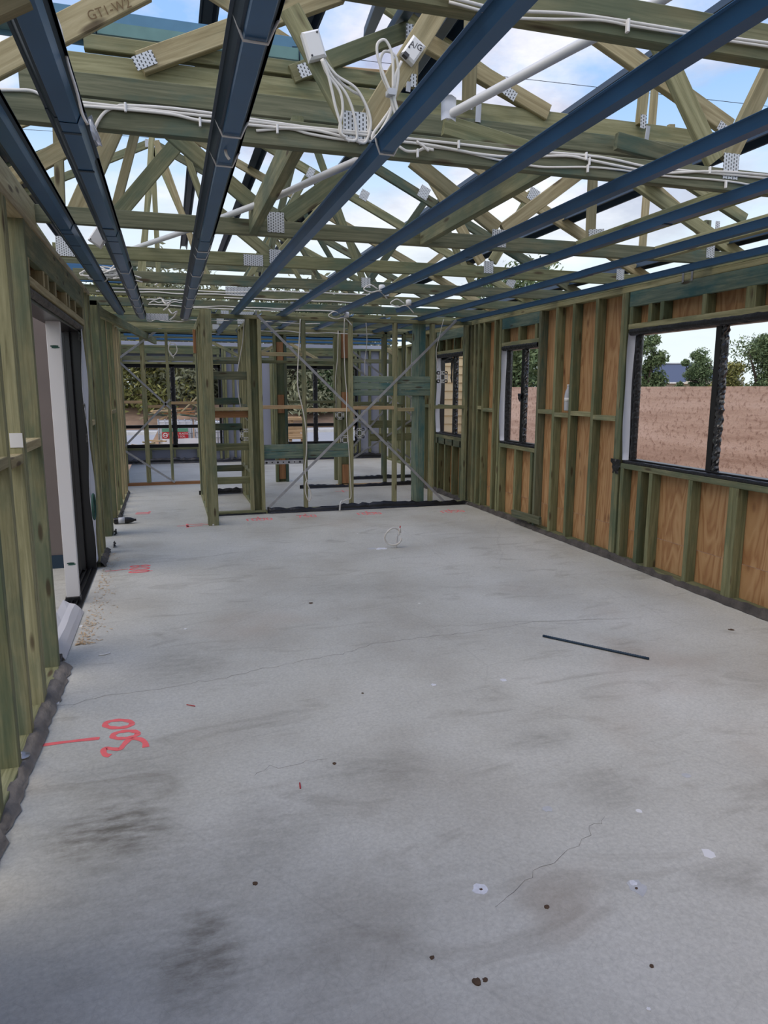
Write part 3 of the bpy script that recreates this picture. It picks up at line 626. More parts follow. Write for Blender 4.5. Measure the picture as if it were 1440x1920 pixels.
p3 = root('partition_frame', (2.6, 12.1, 0), 'third stud partition furthest back with two thick grouped posts', 'wall frame', GP)
Y3 = 11.85
for x in (1.69, 1.86, 2.70, 2.745, 2.90, 3.55, 3.75, 4.1): stick_v('stud', x, Y3+.045, 0, ZT, p3, random.choice(['stud', 'green']), .045, .09)
for x in (1.775, 2.82): stick_v('stud', x, Y3+.07, 0, ZT, p3, 'stud', .13, .045)
for z0, z1 in ((.05, .45), (1.15, 1.45), (1.98, 2.3)): box('packer', (1.72, Y3+.02, z0), (1.83, Y3+.045, z1), 'orange', p3)
box('junction_block', (2.73, Y3-.01, 2.0), (2.90, Y3+.02, 2.38), 'green', p3)
stick_x('top_plate', Y3+.045, ZT+.02, -.6, 4.55, p3); stick_x('bottom_plate', Y3+.045, .0225, 2.9, 4.5, p3)
for a, b, z in ((3.0, 3.53, 1.31), (3.57, 3.73, 1.30), (1.9, 2.7, 1.33)): stick_x('nogging', Y3+.045, z, a, b, p3)
for z in (.95, .72): stick_x('blocking_board', Y3+.03, z, 3.3, 4.1, p3, 'stud', .035, .13)
for a, b in (((2.75, 2.35), (4.3, 1.2)), ((2.75, 2.15), (4.3, .9)), ((2.8, .35), (4.2, 1.9)), ((2.8, .25), (4.2, 1.1)), ((2.75, 1.25), (4.3, .15))):
    strap('bracing_strap', (a[0], Y3-.004, a[1]), (b[0], Y3-.004, b[1]), p3)
p4 = root('partition_frame', (-.15, 12.0, 0), 'light stud frame with zigzag straps across the hallway on the left', 'wall frame', GP)
for x, w_ in ((-.70, .045), (-.37, .07), (.0, .045)): stick_v('stud', x, 12.045, .045, ZT, p4, 'pine', w_, .09)
stick_x('bottom_plate', 12.045, .0225, -.74, .46, p4, 'orange'); stick_x('top_plate', 12.045, ZT+.0225, -.74, .46, p4)
for a, b, z in ((-.68, -.41, 1.335), (-.33, -.02, 1.265), (.03, .46, 1.32)): stick_x('nogging', 12.03, z, a, b, p4, 'rawpine', .06)
for a, b in (((-.76, 2.0), (.03, 1.22)), ((-.05, 2.5), (-.76, 1.98)), ((.02, 1.38), (-.80, .55)), ((-.78, .62), (.03, .04))): strap('bracing_strap', (a[0], 11.99, a[1]), (b[0], 11.99, b[1]), p4)
membrane('baseboard_partition', ((1.12, YP-.005, 0), (3.84, YP-.005, 0)), 6, .07, .025, -Yv, 'black'); membrane('baseboard_partition', ((.5, YP-.005, 0), (1.1, YP-.005, 0)), 7, .02, .02, -Yv, 'black')
membrane('baseboard_partition', ((1.9, Y2-.005, 0), (3.84, Y2-.005, 0)), 8, .05, .02, -Yv, 'black'); membrane('baseboard_partition', ((.36, Y2-.25, 0), (1.0, Y2-.25, 0)), 9, .07, .02, -Yv, 'black')
membrane('baseboard_partition', ((2.8, Y3-.005, 0), (4.5, Y3-.005, 0)), 10, .05, .02, -Yv, 'black')
# timber hanging off line from the left wall head
a, b = at(180, 582, Z=2.345), at(291, 640, Z=2.345)
o = timber('loose_top_plate', a, b, .045, .10, MT['stud'], None, Xv)
tag(o, 'long plank slanting out from the head of the left wall towards the hallway', 'timber plank')
o = timber('timber_offcut', at(961, 962, X=X1-.07), at(1013, 977, X=X1-.02), .035, .085, MT['green'], None, Yv)
tag(o, 'short green timber offcut leaning against the foot of the right wall', 'timber offcut')
p = o

# ================================================================ ROOF TRUSSES
TH = .042
A_R, SL, AX = 2.88, .472, -.05
def topz(x): return CAMH + A_R - SL*abs(x-AX) + .05        # centre line of a sloping top chord
NW = [0]
def inset(name, th):
    if name != 'web': return 0, th
    NW[0] += 1; e = .0012+.0009*(NW[0] % 7); return e, th-2*e
def tpx(parent, name, p1, p2, Y, d=.09, mat='pine', th=TH):
    a, b = at(*p1, Y=Y), at(*p2, Y=Y); e, th2 = inset(name, th); a.y = b.y = Y+th/2; th = th2
    return timber(name, a, b, th, d, MT[mat], parent, Yv)
def tw(parent, name, a, b, Y, d=.09, mat='pine', th=TH):
    e, t2 = inset(name, th); Y = Y+(th-t2)/2; th = t2
    if name == 'top_chord': Y += .0006; th -= .0012
    return timber(name, (a[0], Y+th/2, a[1]), (b[0], Y+th/2, b[1]), th, d, MT[mat], parent, Yv)
def plate(parent, c, Y, w, h, ang=0):
    m = facing((c[0], Y-.0015, c[1]), ang, (1, 0, 0), (0, 0, 1)); x, y, z = m.col[0].to_3d(), m.col[1].to_3d(), m.col[2].to_3d()
    # local x along width, local z along height, local y through the plate
    mm = Matrix((x, -z, y)).transposed().to_4x4(); mm.translation = m.translation
    vs = [(a*w/2, b*.0012, c_*h/2) for a in (-1, 1) for b in (-1, 1) for c_ in (-1, 1)]
    return mesh_obj('nail_plate', vs, [(0, 1, 3, 2), (4, 6, 7, 5), (0, 4, 5, 1), (2, 3, 7, 6), (0, 2, 6, 4), (1, 5, 7, 3)], 'plate', parent, mm)
def ppl(parent, px, Y, w, h, ang=0): p = at(*px, Y=Y); return plate(parent, (p.x, p.z), Y, w, h, ang)
ZB = 2.497
GT = 'roof trusses spanning across the room'
# --- truss with the cables (Y 2.86)
T1Y = 2.86
t1 = root('roof_truss', (1.5, T1Y, 2.45), 'roof truss carrying the thick run of white cables and both junction boxes', 'roof truss', GT)
tw(t1, 'bottom_chord', (-.60, ZB), (4.0, ZB), T1Y, .095, 'green')
tpx(t1, 'web', (545, 12), (662, 232), T1Y, .075, 'pine'); tpx(t1, 'web', (832, 0), (688, 236), T1Y, .085, 'pine2')
tpx(t1, 'web', (1228, 45), (1345, 300), T1Y, .085, 'pine'); tpx(t1, 'web', (1500, 26), (1368, 300), T1Y, .085, 'pine2')
tpx(t1, 'web', (-30, 125), (270, -30), T1Y, .09, 'pine2')
ppl(t1, (667, 236), T1Y-.0, .10, .10); ppl(t1, (1370, 312), T1Y, .085, .11); ppl(t1, (740, 242), T1Y+.0, .05, .06)
# --- near truss above the camera (Y 1.76)
t0 = root('roof_truss', (1.2, 1.76, 2.45), 'nearest roof truss crossing the top right corner with two cables on its chord', 'roof truss', GT)
tw(t0, 'bottom_chord', (.3, ZB), (4.0, ZB), 1.76, .095, 'pine')
tpx(t0, 'web', (-40, 20), (45, -18), 1.76, .045, 'pine2')
# --- truncated hip trusses (Y 3.4)
YH = 3.4
th_ = root('hip_truss', (1.3, YH, 2.75), 'pair of stacked flat chords with steep gable chords above, behind the junction boxes', 'roof truss', GT)
zl = at(440, 190, Y=YH).z; zu = at(440, 154, Y=YH+.05).z
tw(th_, 'flat_chord', (at(35, 146, Y=YH).x, zl), (at(1300, 0, Y=YH).x, zl), YH, .09, 'green')
tw(th_, 'flat_chord', (at(60, 112, Y=YH).x, zu), (at(1385, 240, Y=YH).x, zu), YH+.05, .088, 'pine')
tw(th_, 'flat_chord', (at(158, 130, Y=YH).x, zu+.089), (at(720, 150, Y=YH).x, zu+.089), YH+.05, .06, 'pine')
tpx(th_, 'top_chord', (262, 116), (640, -20), YH, .088, 'pine2'); tpx(th_, 'top_chord', (1105, 48), (1372, 238), YH, .09, 'pine2')
tpx(th_, 'top_chord', (548, 138), (770, 53), YH+.03, .075, 'pine'); tpx(th_, 'top_chord', (795, 72), (1030, 210), YH+.03, .075, 'pine2')
for p1, p2, w_ in (((887, 22), (882, 195), .06), ((776, 95), (773, 160), .055), ((1218, 112), (1205, 232), .045)): tpx(th_, 'web', p1, p2, YH+.02, w_, 'pine2')
tpx(th_, 'web', (1160, 262), (1300, 300), YH-.1, .08, 'green'); tpx(th_, 'web', (835, 232), (1000, 282), YH-.2, .085, 'stud')
for q, w_, h_, a_ in (((271, 113), .09, .055, .45), ((572, 131), .06, .055, .4), ((768, 62), .035, .075, 0), ((775, 151), .03, .055, 0), ((955, 174), .075, .045, -.5), ((1356, 241), .07, .05, -.5), ((881, 197), .035, .04, 0), ((1206, 228), .035, .065, 0), ((1215, 131), .03, .04, 0)): ppl(th_, q, YH-.004, w_, h_, a_)
def bracket(parent, p1, p2, Y, w=.028): a, b = at(*p1, Y=Y), at(*p2, Y=Y); return strap('hanger_bracket', a, b, parent, w)
bracket(th_, (898, 194), (896, 229), YH-.006); bracket(th_, (1216, 236), (1212, 264), YH-.006, .024); bracket(th_, (1213, 262), (1224, 292), YH-.05, .02); bracket(th_, (767, 153), (765, 172), YH-.006, .022)
# --- beams running along the room between trusses
GB = 'timber stringers running along the room above the battens'
def stringer(x, y0, y1, z0, h, mat, label):
    o = timber('ceiling_stringer', (x, y0, z0+h/2), (x, y1, z0+h/2), .045, h, MT[mat], None, Xv); tag(o, label, 'timber beam', GB)
stringer(.525, 2.91, 4.47, 2.452, .13, 'pine', 'deep timber beam running away above the room between the third and fourth battens')
stringer(1.60, 2.91, 4.47, 2.452, .13, 'pine', 'deep timber beam running alongside the fifth steel batten from the left')
stringer(2.72, 2.91, 4.47, 2.452, .09, 'stud', 'timber beam beside the seventh steel batten from the left')
stringer(3.35, 2.91, 4.47, 2.452, .09, 'pine', 'timber beam nearest the right wall between the first two long trusses')
# --- regular trusses
TY = [4.48, 5.57, 6.67, 7.65, 8.62, 9.6, 10.6, 11.6, 12.6, 13.6, 14.6]
LB = ['green roof truss whose chord carries the ends of the timber beams', 'roof truss with two nail plates side by side near the middle of its chord', 'pale roof truss third beyond the cable truss', 'roof truss with a broad nail plate and cables clipped along its chord',
      'roof truss just in front of the stud partition', 'roof truss standing just over the stud partition', 'roof truss over the rooms beyond the first partition', 'roof truss over the second partition', 'roof truss over the hallway frame with zigzag straps', 'second last roof truss at the far end', 'last roof truss at the far end of the house']
def web_px(t, Y, L, mats=('pine', 'pine2')):
    for q in L: tpx(t, 'web', q[0], q[1], Y+(q[3] if len(q) > 3 else 0), q[2], random.choice(mats))
for i, Y in enumerate(TY):
    t = root('roof_truss', (1.6, Y, 2.45), LB[i], 'roof truss', GT)
    xl_ = -.66 if i < 1 else (-.72 if i < 3 else -4.1)
    tw(t, 'bottom_chord', (xl_, ZB), (4.0, ZB), Y, .09, ['green', 'stud', 'green', 'pine'][i % 4] if i else 'green')
    cap = 9.0 if Y < 10 else 4.22-.42*(Y-9.6)          # beyond the gable part the roof hips down to the far end
    xc_ = max(0, (CAMH+A_R+.05-cap)/SL); mats = ['pine', 'pine2', 'green']
    xr = AX+xc_ if cap < 9 else (.05 if i < 3 else AX)
    tw(t, 'top_chord', (xr, topz(xr)), (4.35, topz(4.35)), Y, .085, mats[i % 3])
    if i >= 3: tw(t, 'top_chord', (AX-xc_ if cap < 9 else AX, topz(AX-xc_) if cap < 9 else topz(AX)), (-4.3, topz(-4.3)), Y, .085, mats[(i+1) % 3])
    if cap < 9: tw(t, 'flat_chord', (AX-xc_, cap), (AX+xc_, cap), Y, .085, 'green')
    tz = lambda x: min(topz(x), cap)
    b1, b2 = [.66, .81, .86, .74, .75, .74, .75, .75, .75, .75, .75][i], [2.13, 2.56, 1.82, 2.3, 2.3, 2.3, 2.3, 2.3, 2.3, 2.3, 2.3][i]
    if i >= 2:
        tn = 1.5 if i != 2 else 1.35
        L_ = [((AX, tz(AX)-.05), (b1, ZB)), ((b1, ZB), (tn, tz(tn))), ((tn, tz(tn)), (b2, ZB)), ((b2, ZB), (3.0, tz(3.0)))]
        if i == 2: L_ = [((b1, ZB), (1.25, tz(1.25))), ((1.3, tz(1.3)), (1.82, ZB)), ((1.82, ZB), (2.42, tz(2.42))), ((2.5, tz(2.5)), (2.95, ZB))]
        if i in (3, 4): L_ = L_[1:]
        if i in (4, 5): L_ += [((AX+.03, tz(AX)-.05), (-.25-.1*(i-4), ZB))]
        if i in (3, 4, 5): L_ += [((-.85, ZB), (-1.6, tz(-1.6))), ((-1.6, tz(-1.6)), (-2.4, ZB))]
        if i in (5,): L_ += [((AX, tz(AX)-.05), (AX, ZB))]
        if i >= 6: L_ = [((x, tz(x)), (x, ZB)) for x in (-1.4, -.4, .5, 1.4, 2.3)] if i % 2 else L_[1:]
        if i >= 8: L_ = L_[:3]
        for a, b in L_: tw(t, 'web', a, b, Y, .06, random.choice(['pine', 'pine2', 'pine', 'green']))
        if i < 6: plate(t, (tn, tz(tn)-.02), Y, .07, .10, -.45); plate(t, (AX, tz(AX)-.02), Y, .16, .09)
    if i == 0:
        web_px(t, Y, [((318, 245), (512, 412), .09), ((706, 283), (535, 408), .10), ((775, 298), (935, 428), .09), ((1090, 322), (945, 430), .085), ((214, 236), (142, 398), .10), ((195, 236), (8, 338), .09),
                      ((107, 232), (113, 400), .05, .0), ((1118, 252), (1110, 448), .065), ((1262, 232), (1262, 238), .05)])
        tpx(t, 'web', (1248, 312), (1400, 410), Y, .075, 'pine'); tpx(t, 'web', (1170, 300), (1330, 440), Y, .075, 'pine2')
        tw(t, 'web', (3.78, ZB), (3.78, 2.75), Y, .05, 'pine')
        ppl(t, (517, 417), Y, .10, .115); ppl(t, (936, 447), Y, .10, .11); ppl(t, (1118, 437), Y, .12, .05, .1); ppl(t, (1332, 470), Y, .07, .10); ppl(t, (1345, 423), Y, .035, .06)
    elif i == 1:
        web_px(t, Y, [((392, 382), (508, 478), .085), ((696, 292), (530, 474), .085), ((812, 336), (905, 492), .075), ((1000, 362), (925, 490), .08), ((332, 268), (222, 398), .10), ((254, 244), (214, 398), .06), ((350, 290), (402, 438), .045), ((1240, 45), (1206, 480), .06)], ('pine', 'pine', 'pine2'))
        ppl(t, (516, 481), Y, .09, .10); ppl(t, (128, 462), Y, .16, .13); ppl(t, (475, 488), Y, .145, .08); ppl(t, (916, 501), Y, .085, .095); ppl(t, (1000, 365), Y, .09, .10, -.45); ppl(t, (1163, 515), Y, .075, .09)
    elif i == 2:
        web_px(t, Y, [((1075, 470), (1020, 500), .05)]); tw(t, 'web', (.36, ZB), (.0, 3.6), Y, .05, 'pine2'); ppl(t, (686, 530), Y, .09, .09); ppl(t, (795, 361), Y, .10, .11, -.45); ppl(t, (958, 530), Y, .09, .08, -.45)
    elif i == 3:
        ppl(t, (448, 546), Y, .27, .085); ppl(t, (722, 548), Y, .085, .08); ppl(t, (683, 366), Y, .09, .10, -.45); ppl(t, (1075, 545), Y, .09, .08)
    elif i == 4: ppl(t, (295, 594), Y, .24, .07); ppl(t, (645, 582), Y, .09, .07)
    else: plate(t, (.5+.1*i, ZB), Y, .22, .07); plate(t, (b1, ZB), Y, .1, .08)
# ---- roof battens of dark steel on top of the trusses
GR = 'steel roof battens lying on the sloping truss chords'
rb = [(.42, 5.4, 'over the middle of the room'), (1.04, 5.0, 'right of the middle'), (1.52, 2.9, 'short one behind the A/C box'), (1.74, 3.5, 'above the white conduit end'), (2.58, 2.2, 'running down from the top right corner'), (3.29, 2.6, 'lower down the right slope'), (4.02, 2.8, 'at the eave over the right wall')]
def channel_geo(L, wb, wt, h, lip, th):
    """top-hat channel along local x, crown down"""
    pr = [(-wt/2-lip, h), (-wt/2, h), (-wb/2, 0), (wb/2, 0), (wt/2, h), (wt/2+lip, h)]
    inn = [(wt/2+lip, h-th*1.0), (wt/2+th*.2, h-th), (wb/2-th*.2, th), (-wb/2+th*.2, th), (-wt/2-th*.2, h-th), (-wt/2-lip, h-th)]
    P = pr + [(a, b+th*0) for a, b in inn]; n = len(P)
    vs = [(-L/2, y, z) for y, z in P] + [(L/2, y, z) for y, z in P]
    fs = [tuple(reversed([i, (i+1) % n, n+(i+1) % n, n+i])) for i in range(n)]
    return vs, fs
def channel(name, x, z, y0, y1, mat, parent, wb=.045, wt=.062, h=.030, lip=.012, flip=1, tilt=0, z1=None):
    vs, fs = channel_geo(y1-y0, wb, wt, h, lip, .0015)
    vs = [(a, -b*flip, c*flip) for a, b, c in vs]
    xx = Vector((0, y1-y0, (z1-z) if z1 is not None else 0)).normalized(); yy = Vector((-math.cos(tilt), 0, -math.sin(tilt))); zz = xx.cross(yy)
    m = Matrix((xx, yy, zz)).transposed().to_4x4(); m.translation = Vector((x, (y0+y1)/2, (z+(z1 if z1 is not None else z))/2))
    return mesh_obj(name, vs, fs, mat, parent, m)
for x, y0, wh in rb:
    o = channel('roof_batten', x, topz(x)+.095, y0, 4.6 if x == 1.52 else 15.4, 'navydark', None, .07, .11, .06, .015, -1, 0)
    tag(o, 'dark steel roof batten on the truss tops, ' + wh, 'roof batten', GR)
for x in (-.75, -1.5):
    o = channel('roof_batten', x, topz(x)+.095, 7.4, 15.4, 'navydark', None, .05, .075, .045, .012, -1, 0); tag(o, 'dark teal steel roof batten on the left slope, ' + ('upper one' if x > -1 else 'lower one'), 'roof batten', GR)
# ---- blue ceiling battens fixed under the trusses
GC = 'blue steel ceiling battens running along the room'
def hb(u, v): p = at(u, v, Z=2.41); return p.x
cb = [(-.505, 9.3, 'leftmost blue ceiling batten close to the left wall', 1), (-.275, 9.75, 'second blue ceiling batten from the left, taped and carrying cables', 1), (.25, 9.75, 'third blue ceiling batten from the left, with white ties hanging in loops', 1),
      (.815, 12.2, 'fourth blue ceiling batten from the left, with the conduit strapped to it', 0), (1.37, 11.0, 'fifth blue ceiling batten from the left, above the partition stud', 0), (1.955, 8.6, 'sixth blue ceiling batten from the left, ending before the partition', 0),
      (2.57, 8.0, 'seventh blue ceiling batten from the left, ending short of the partition', 0), (3.13, 12.0, 'eighth blue ceiling batten from the left', 0), (3.72, 12.0, 'blue ceiling batten hugging the right wall', 0)]
for k, (x, ye, lab, dbl) in enumerate(cb):
    r = root('ceiling_batten', (x, 1.0, 2.41), lab, 'ceiling batten', GC)
    wd = .054 if dbl else .046
    cuts = {0: [4.5, 6.2], 1: [2.75, 3.2, 4.6, 5.6], 2: [4.6], 3: [2.75, 4.9], 4: [4.9], 5: [4.6], 6: [5.2], 7: [5.0], 8: [4.6]}[k]
    ys = [.7]+cuts+[ye]
    for q in range(len(ys)-1):
        dz = .002 if q % 2 else 0
        channel('steel_channel', x+(.0015 if q % 2 else 0), 2.412-dz, ys[q]-(.04 if q else 0), ys[q+1], 'navy', r, wd+dz, wd+(.03 if dbl else .038)+dz, .038, .013)
        if dbl: channel('steel_channel', x-.006, 2.424-dz, ys[q]-(.04 if q else 0), ys[q+1], 'navydark', r, wd+.014, wd+.05, .026, .010)
    if k in (1, 2, 3):
        for y in {1: (5.9, 6.8, 7.6, 8.3, 8.9), 2: (1.95, 2.66, 3.0, 4.85, 5.1, 5.9, 6.6, 7.4, 8.2), 3: (2.68,)}[k]:
            w2 = (wd+.03)/2+.014; pts = [(x-w2, y-.02, 2.452), (x-w2*.8, y, 2.435), (x-wd/2-.004, y+.01, 2.405), (x+wd/2+.004, y+.012, 2.405), (x+w2*.8, y, 2.435), (x+w2, y-.02, 2.452)]
            tube('cable_tie', pts, .004, 'white', r, k=6, sm=0)
    if k in (0, 1, 6):
        for y in {0: (4.55, 4.9, 5.6, 6.4), 1: (2.8, 3.25, 4.35, 4.7, 5.1), 6: (3.35,)}[k]:
            box('tape_band', (x-wd/2-.004, y, 2.408), (x+wd/2+.004, y+.02, 2.4122), 'navydark', r)
for k, x in enumerate((.55, 1.1, 1.65, 2.2, 2.75, 3.3)):
    r = root('ceiling_batten', (x, 8.9, 2.41), 'blue ceiling batten beyond the partition, ' + ['first', 'second', 'third', 'fourth', 'fifth', 'last'][k] + ' from the left', 'ceiling batten', 'blue ceiling battens beyond the partition')
    channel('steel_channel', x, 2.43, 8.75+.25*(k % 3), 11.8, 'navy', r, .042, .072, .034, .012)
# cross battens / blue steel beyond
for n, (y, x0, x1) in enumerate(((6.95, -1.6, -.35), (7.6, -1.6, -.3), (12.3, -.7, 4.5), (13.4, -.7, 4.5), (14.4, -.7, 4.5))):
    o = box('steel_cross_batten', (x0, y, 2.455 if n > 1 else 2.56), (x1, y+.05, 2.49 if n > 1 else 2.62), 'navy'); tag(o, ['blue steel beam end above the left wall head, nearer one', 'blue steel beam end above the left wall head, further one', 'first blue cross batten over the far rooms', 'second blue cross batten over the far rooms', 'last blue cross batten before the far wall'][n], 'steel batten')
# small roof and gutter seen over the left eave
gy = 4.75
g0, g1 = at(-40, 62, Y=gy), at(600, 98, Y=gy); zg = g0.z*.5+g1.z*.5
gt = root('roof_gutter', (0, gy, zg), 'teal steel gutter and fascia crossing behind the top left trusses', 'gutter')
prof = [(0, .0), (.10, .0), (.115, .055), (.118, .055), (.104, -.004), (-.004, -.004), (-.004, .10), (0, .10)]
vs = [(g0.x, -b, c) for b, c in prof]+[(g1.x, -b, c) for b, c in prof]; n = len(prof)
mesh_obj('gutter_trough', [Vector(v)-Vector((0, 0, .03)) for v in vs], [(i, (i+1) % n, n+(i+1) % n, n+i) for i in range(n)], 'teal_steel', gt, Matrix.Translation((0, gy, zg)))
box('fascia', (g0.x, gy+.006, zg-.06), (g1.x, gy+.02, zg+.14), 'bluesteel', gt)
for u in (145, 182, 458, 560): p = at(u, 75, Y=gy-.1); tube('gutter_bracket', [(p.x, gy-.12, zg-.045), (p.x, gy-.125, zg+.03), (p.x-.02, gy, zg+.08)], .004, 'navydark', gt, k=6, sm=0)
o = timber('eave_board', at(85, 118, Y=4.2), at(300, 140, Y=4.2), .14, .03, MT['rawpine'], None, Yv); tag(o, 'raw pine soffit board lying behind the top left chords', 'timber board')
o = timber('eave_board', at(375, 118, Y=4.2), at(745, 150, Y=4.2), .16, .03, MT['rawpine'], None, Yv); tag(o, 'wide raw pine board behind the flat chords under the gutter', 'timber board')
o = box('eave_steel_panel', (at(60, 0, Y=5.2).x, 5.2, at(100, 108, Y=5.2).z-.06), (at(235, 0, Y=5.2).x, 5.6, at(100, 108, Y=5.2).z+.05), 'bluesteel'); tag(o, 'flat blue steel fascia panel under the gutter at top left', 'fascia panel')
for k, (u, v0, v1) in enumerate(((70, -20, 75), (165, -5, 66), (480, -5, 90))):
    a, b = at(u, v0, Y=3.9), at(u-2, v1, Y=4.7); o = timber('roof_batten', a, b, .06, .05, MT['navydark'], None, Xv); tag(o, ['dark steel strut at the top left corner above the gutter', 'dark steel strut meeting the gutter under the sawn chord', 'dark steel strut meeting the gutter behind the third batten'][k], 'roof batten', 'steel struts on the gutter')
for k, (p1, p2) in enumerate((((727, -30), (690, 62)), ((780, -10), (722, 80)), ((868, -5), (775, 135)))):
    a = at(*p1, Y=3.0); b = at(*p2, Y=4.3); o = timber('roof_batten', a, b, .05, .05, MT['navydark'], None, Xv); tag(o, 'dark steel roof batten behind the A/C box, ' + ['left one', 'middle one', 'right one'][k], 'roof batten', GR)
for k, (a, b) in enumerate(((at(-60, 24, D=24), at(1500, 206, D=26)), (at(-60, 236, D=30), at(1500, 330, D=34)))):
    o = tube('overhead_wire', [a, (a+b)/2-Vector((0, 0, .05)), b], .010, 'black', None, k=6); tag(o, ['overhead power line crossing the sky near the top of the view', 'lower overhead power line seen between the trusses'][k], 'power line')
# ================================================================ CABLES, BOXES, CONDUIT
GCB = 'white cables clipped to the cable truss'
def cable_px(label, pts, Y, r=.0055, group=GCB, cat='cable', flat=.6, dy=0, clips=()):
    P = [at(u, v, Y=Y+(q[0] if q else 0)) for u, v, *q in pts]
    P = [p-Vector((0, .006, 0)) for p in P]
    o = tube('electrical_cable', P, r, 'cable', None, k=8, sm=5, flat=flat, updir=(0, 1, 0)); tag(o, label, cat, group)
    for u, v in clips:
        c = at(u, v, Y=Y-.012); m = facing(c, -.11); cl_ = timber('cable_clip', c+Vector((0, 0, -.017)), c+Vector((0, 0, .013)), .008, .014, MT['white'], o, Xv)
    return o
YA = T1Y
cable_px('upper cable along the cable truss from the left wall to the junction box', [(-20, 170), (30, 170), (62, 172), (95, 187), (150, 193), (250, 204), (435, 224), (480, 230), (640, 246), (700, 250)], YA)
cable_px('cable looping up from beside the second batten onto the cable truss', [(176, 246), (186, 225), (200, 209), (220, 201), (235, 199), (320, 204), (435, 219), (480, 226), (640, 249), (705, 256)], YA, clips=[(235, 200)])
cable_px('lower left cable on the cable truss', [(150, 199), (235, 206), (320, 215), (375, 227), (435, 232), (520, 240), (590, 245), (660, 262)], YA-.004, clips=[(375, 228), (520, 241)])
cable_px('lowest left cable sagging below the others beside the box loops', [(480, 246), (540, 242), (580, 252), (640, 262), (700, 266)], YA)
cable_px('top cable right of the fourth batten on the cable truss', [(720, 256), (786, 263), (860, 271), (960, 283), (985, 284), (1095, 292), (1150, 300), (1220, 315), (1300, 322), (1450, 336)], YA, clips=[(860, 270), (1099, 292), (1331, 318)])
cable_px('second cable right of the fourth batten on the cable truss', [(720, 263), (800, 272), (860, 283), (900, 290), (960, 295), (1060, 293), (1105, 301), (1190, 318), (1240, 325), (1340, 322), (1450, 330)], YA-.003, clips=[(1105, 302)])
cable_px('third cable right of the fourth batten, rising and falling', [(786, 273), (860, 284), (930, 300), (975, 308), (1020, 314), (1102, 314), (1160, 319), (1240, 330), (1360, 340), (1450, 356)], YA, r=.0045, clips=[(1102, 315), (1361, 345)])
cable_px('cut cable end curling below the fourth batten', [(748, 276), (762, 284), (782, 284), (795, 279), (812, 282)], YA-.01, clips=[(783, 286)])
cable_px('stubby cut cable end pointing down right of the fourth batten', [(780, 266), (793, 275), (803, 284)], YA-.03)
GC0 = 'cables on the nearest truss'
cable_px('upper cable on the nearest truss', [(820, -8), (872, 5), (945, 21), (1070, 28), (1177, 43), (1320, 66), (1450, 84)], 1.757, .0042, GC0, clips=[(1177, 47)])
cable_px('lower cable on the nearest truss, bowing above the clip', [(840, 6), (945, 33), (1020, 38), (1110, 39), (1150, 44), (1180, 50), (1320, 72), (1450, 91)], 1.757, .0038, GC0)
# junction boxes on the V of webs
def jbox(name, label, c_px, ang, Y, w, h, d, letters=None, notch=False):
    c = at(*c_px, Y=Y-d/2); m = facing(c, ang)
    r = bpy.data.objects.new(name, None)
    ch = .008
    vs = []; 
    for z, s in ((-d/2, 0), (d/2-ch, 0), (d/2, ch)):
        vs += [(-w/2+s, -h/2+s, z), (w/2-s, -h/2+s, z), (w/2-s, h/2-s, z), (-w/2+s, h/2-s, z)]
    fs = [(3, 2, 1, 0), (8, 9, 10, 11)]+[(a*4+i, a*4+(i+1) % 4, a*4+4+(i+1) % 4, a*4+4+i) for a in (0, 1) for i in range(4)]
    b = mesh_obj(name, vs, fs, 'white', None, m); tag(b, label, 'junction box')
    for sx, sy in ((-1, -1), (1, 1)) if letters is None else ((-1, -.3), (1, .62)):
        p = m @ Vector((sx*(w/2-.012), sy*(h/2-.012), d/2)); tube('screw', [p, p+m.col[2].to_3d()*.002], .004, 'ink', b, k=8, sm=0)
    if letters: 
        text('handwritten_lettering', letters, m @ Matrix.Translation((.0, .012, d/2+.0003)) @ Matrix.Rotation(.35, 4, 'Z'), .032, 'ink', b)
        p = m @ Vector((-.012, -h/2, 0)); o = mesh_obj('cable_entry', [(-.011, -.0005, -.012), (.011, -.0005, -.012), (.011, -.0005, .01), (-.011, -.0005, .01), (-.011, .012, -.012), (.011, .012, -.012), (.011, .012, .012), (-.011, .012, .012)], [(0, 1, 2, 3), (7, 6, 5, 4), (0, 4, 5, 1), (1, 5, 6, 2), (2, 6, 7, 3), (3, 7, 4, 0)], 'ink', b, m @ Matrix.Translation((-.012, -h/2+.0, d/2-.011)))
    return b
jbox('junction_box', 'blank white junction box with a fan of cables hanging below it', (588, 86), .32, T1Y, .068, .095, .036)
jbox('junction_box', 'white junction box with handwritten A/C on its lid', (774, 95), -.62, T1Y-.0, .062, .085, .034, 'A/C')
GL = 'cable loops hanging from the two junction boxes'
fans = [[(603, 112), (614, 140), (622, 172), (628, 200), (638, 235), (640, 252), (648, 258)], [(602, 113), (613, 140), (636, 172), (642, 205), (636, 240), (640, 255), (655, 266)], [(604, 111), (622, 145), (645, 172), (660, 205), (668, 245), (666, 264), (645, 262)],
        [(605, 110), (630, 142), (665, 165), (684, 195), (694, 225), (692, 250), (684, 268), (668, 266)], [(606, 110), (632, 150), (660, 172), (676, 182), (688, 210), (690, 245), (686, 262), (672, 270)], [(603, 113), (618, 160), (632, 205), (642, 238), (652, 256), (672, 268)]]
for i, f in enumerate(fans):
    cable_px('white cable dropping from the blank junction box, ' + ['leftmost strand', 'second strand', 'middle strand', 'widest strand swinging right', 'strand with a kink to the right', 'strand running inside the fan'][i], [(u, v, -.045+.012*i) for u, v in f], T1Y, .0055, GL)
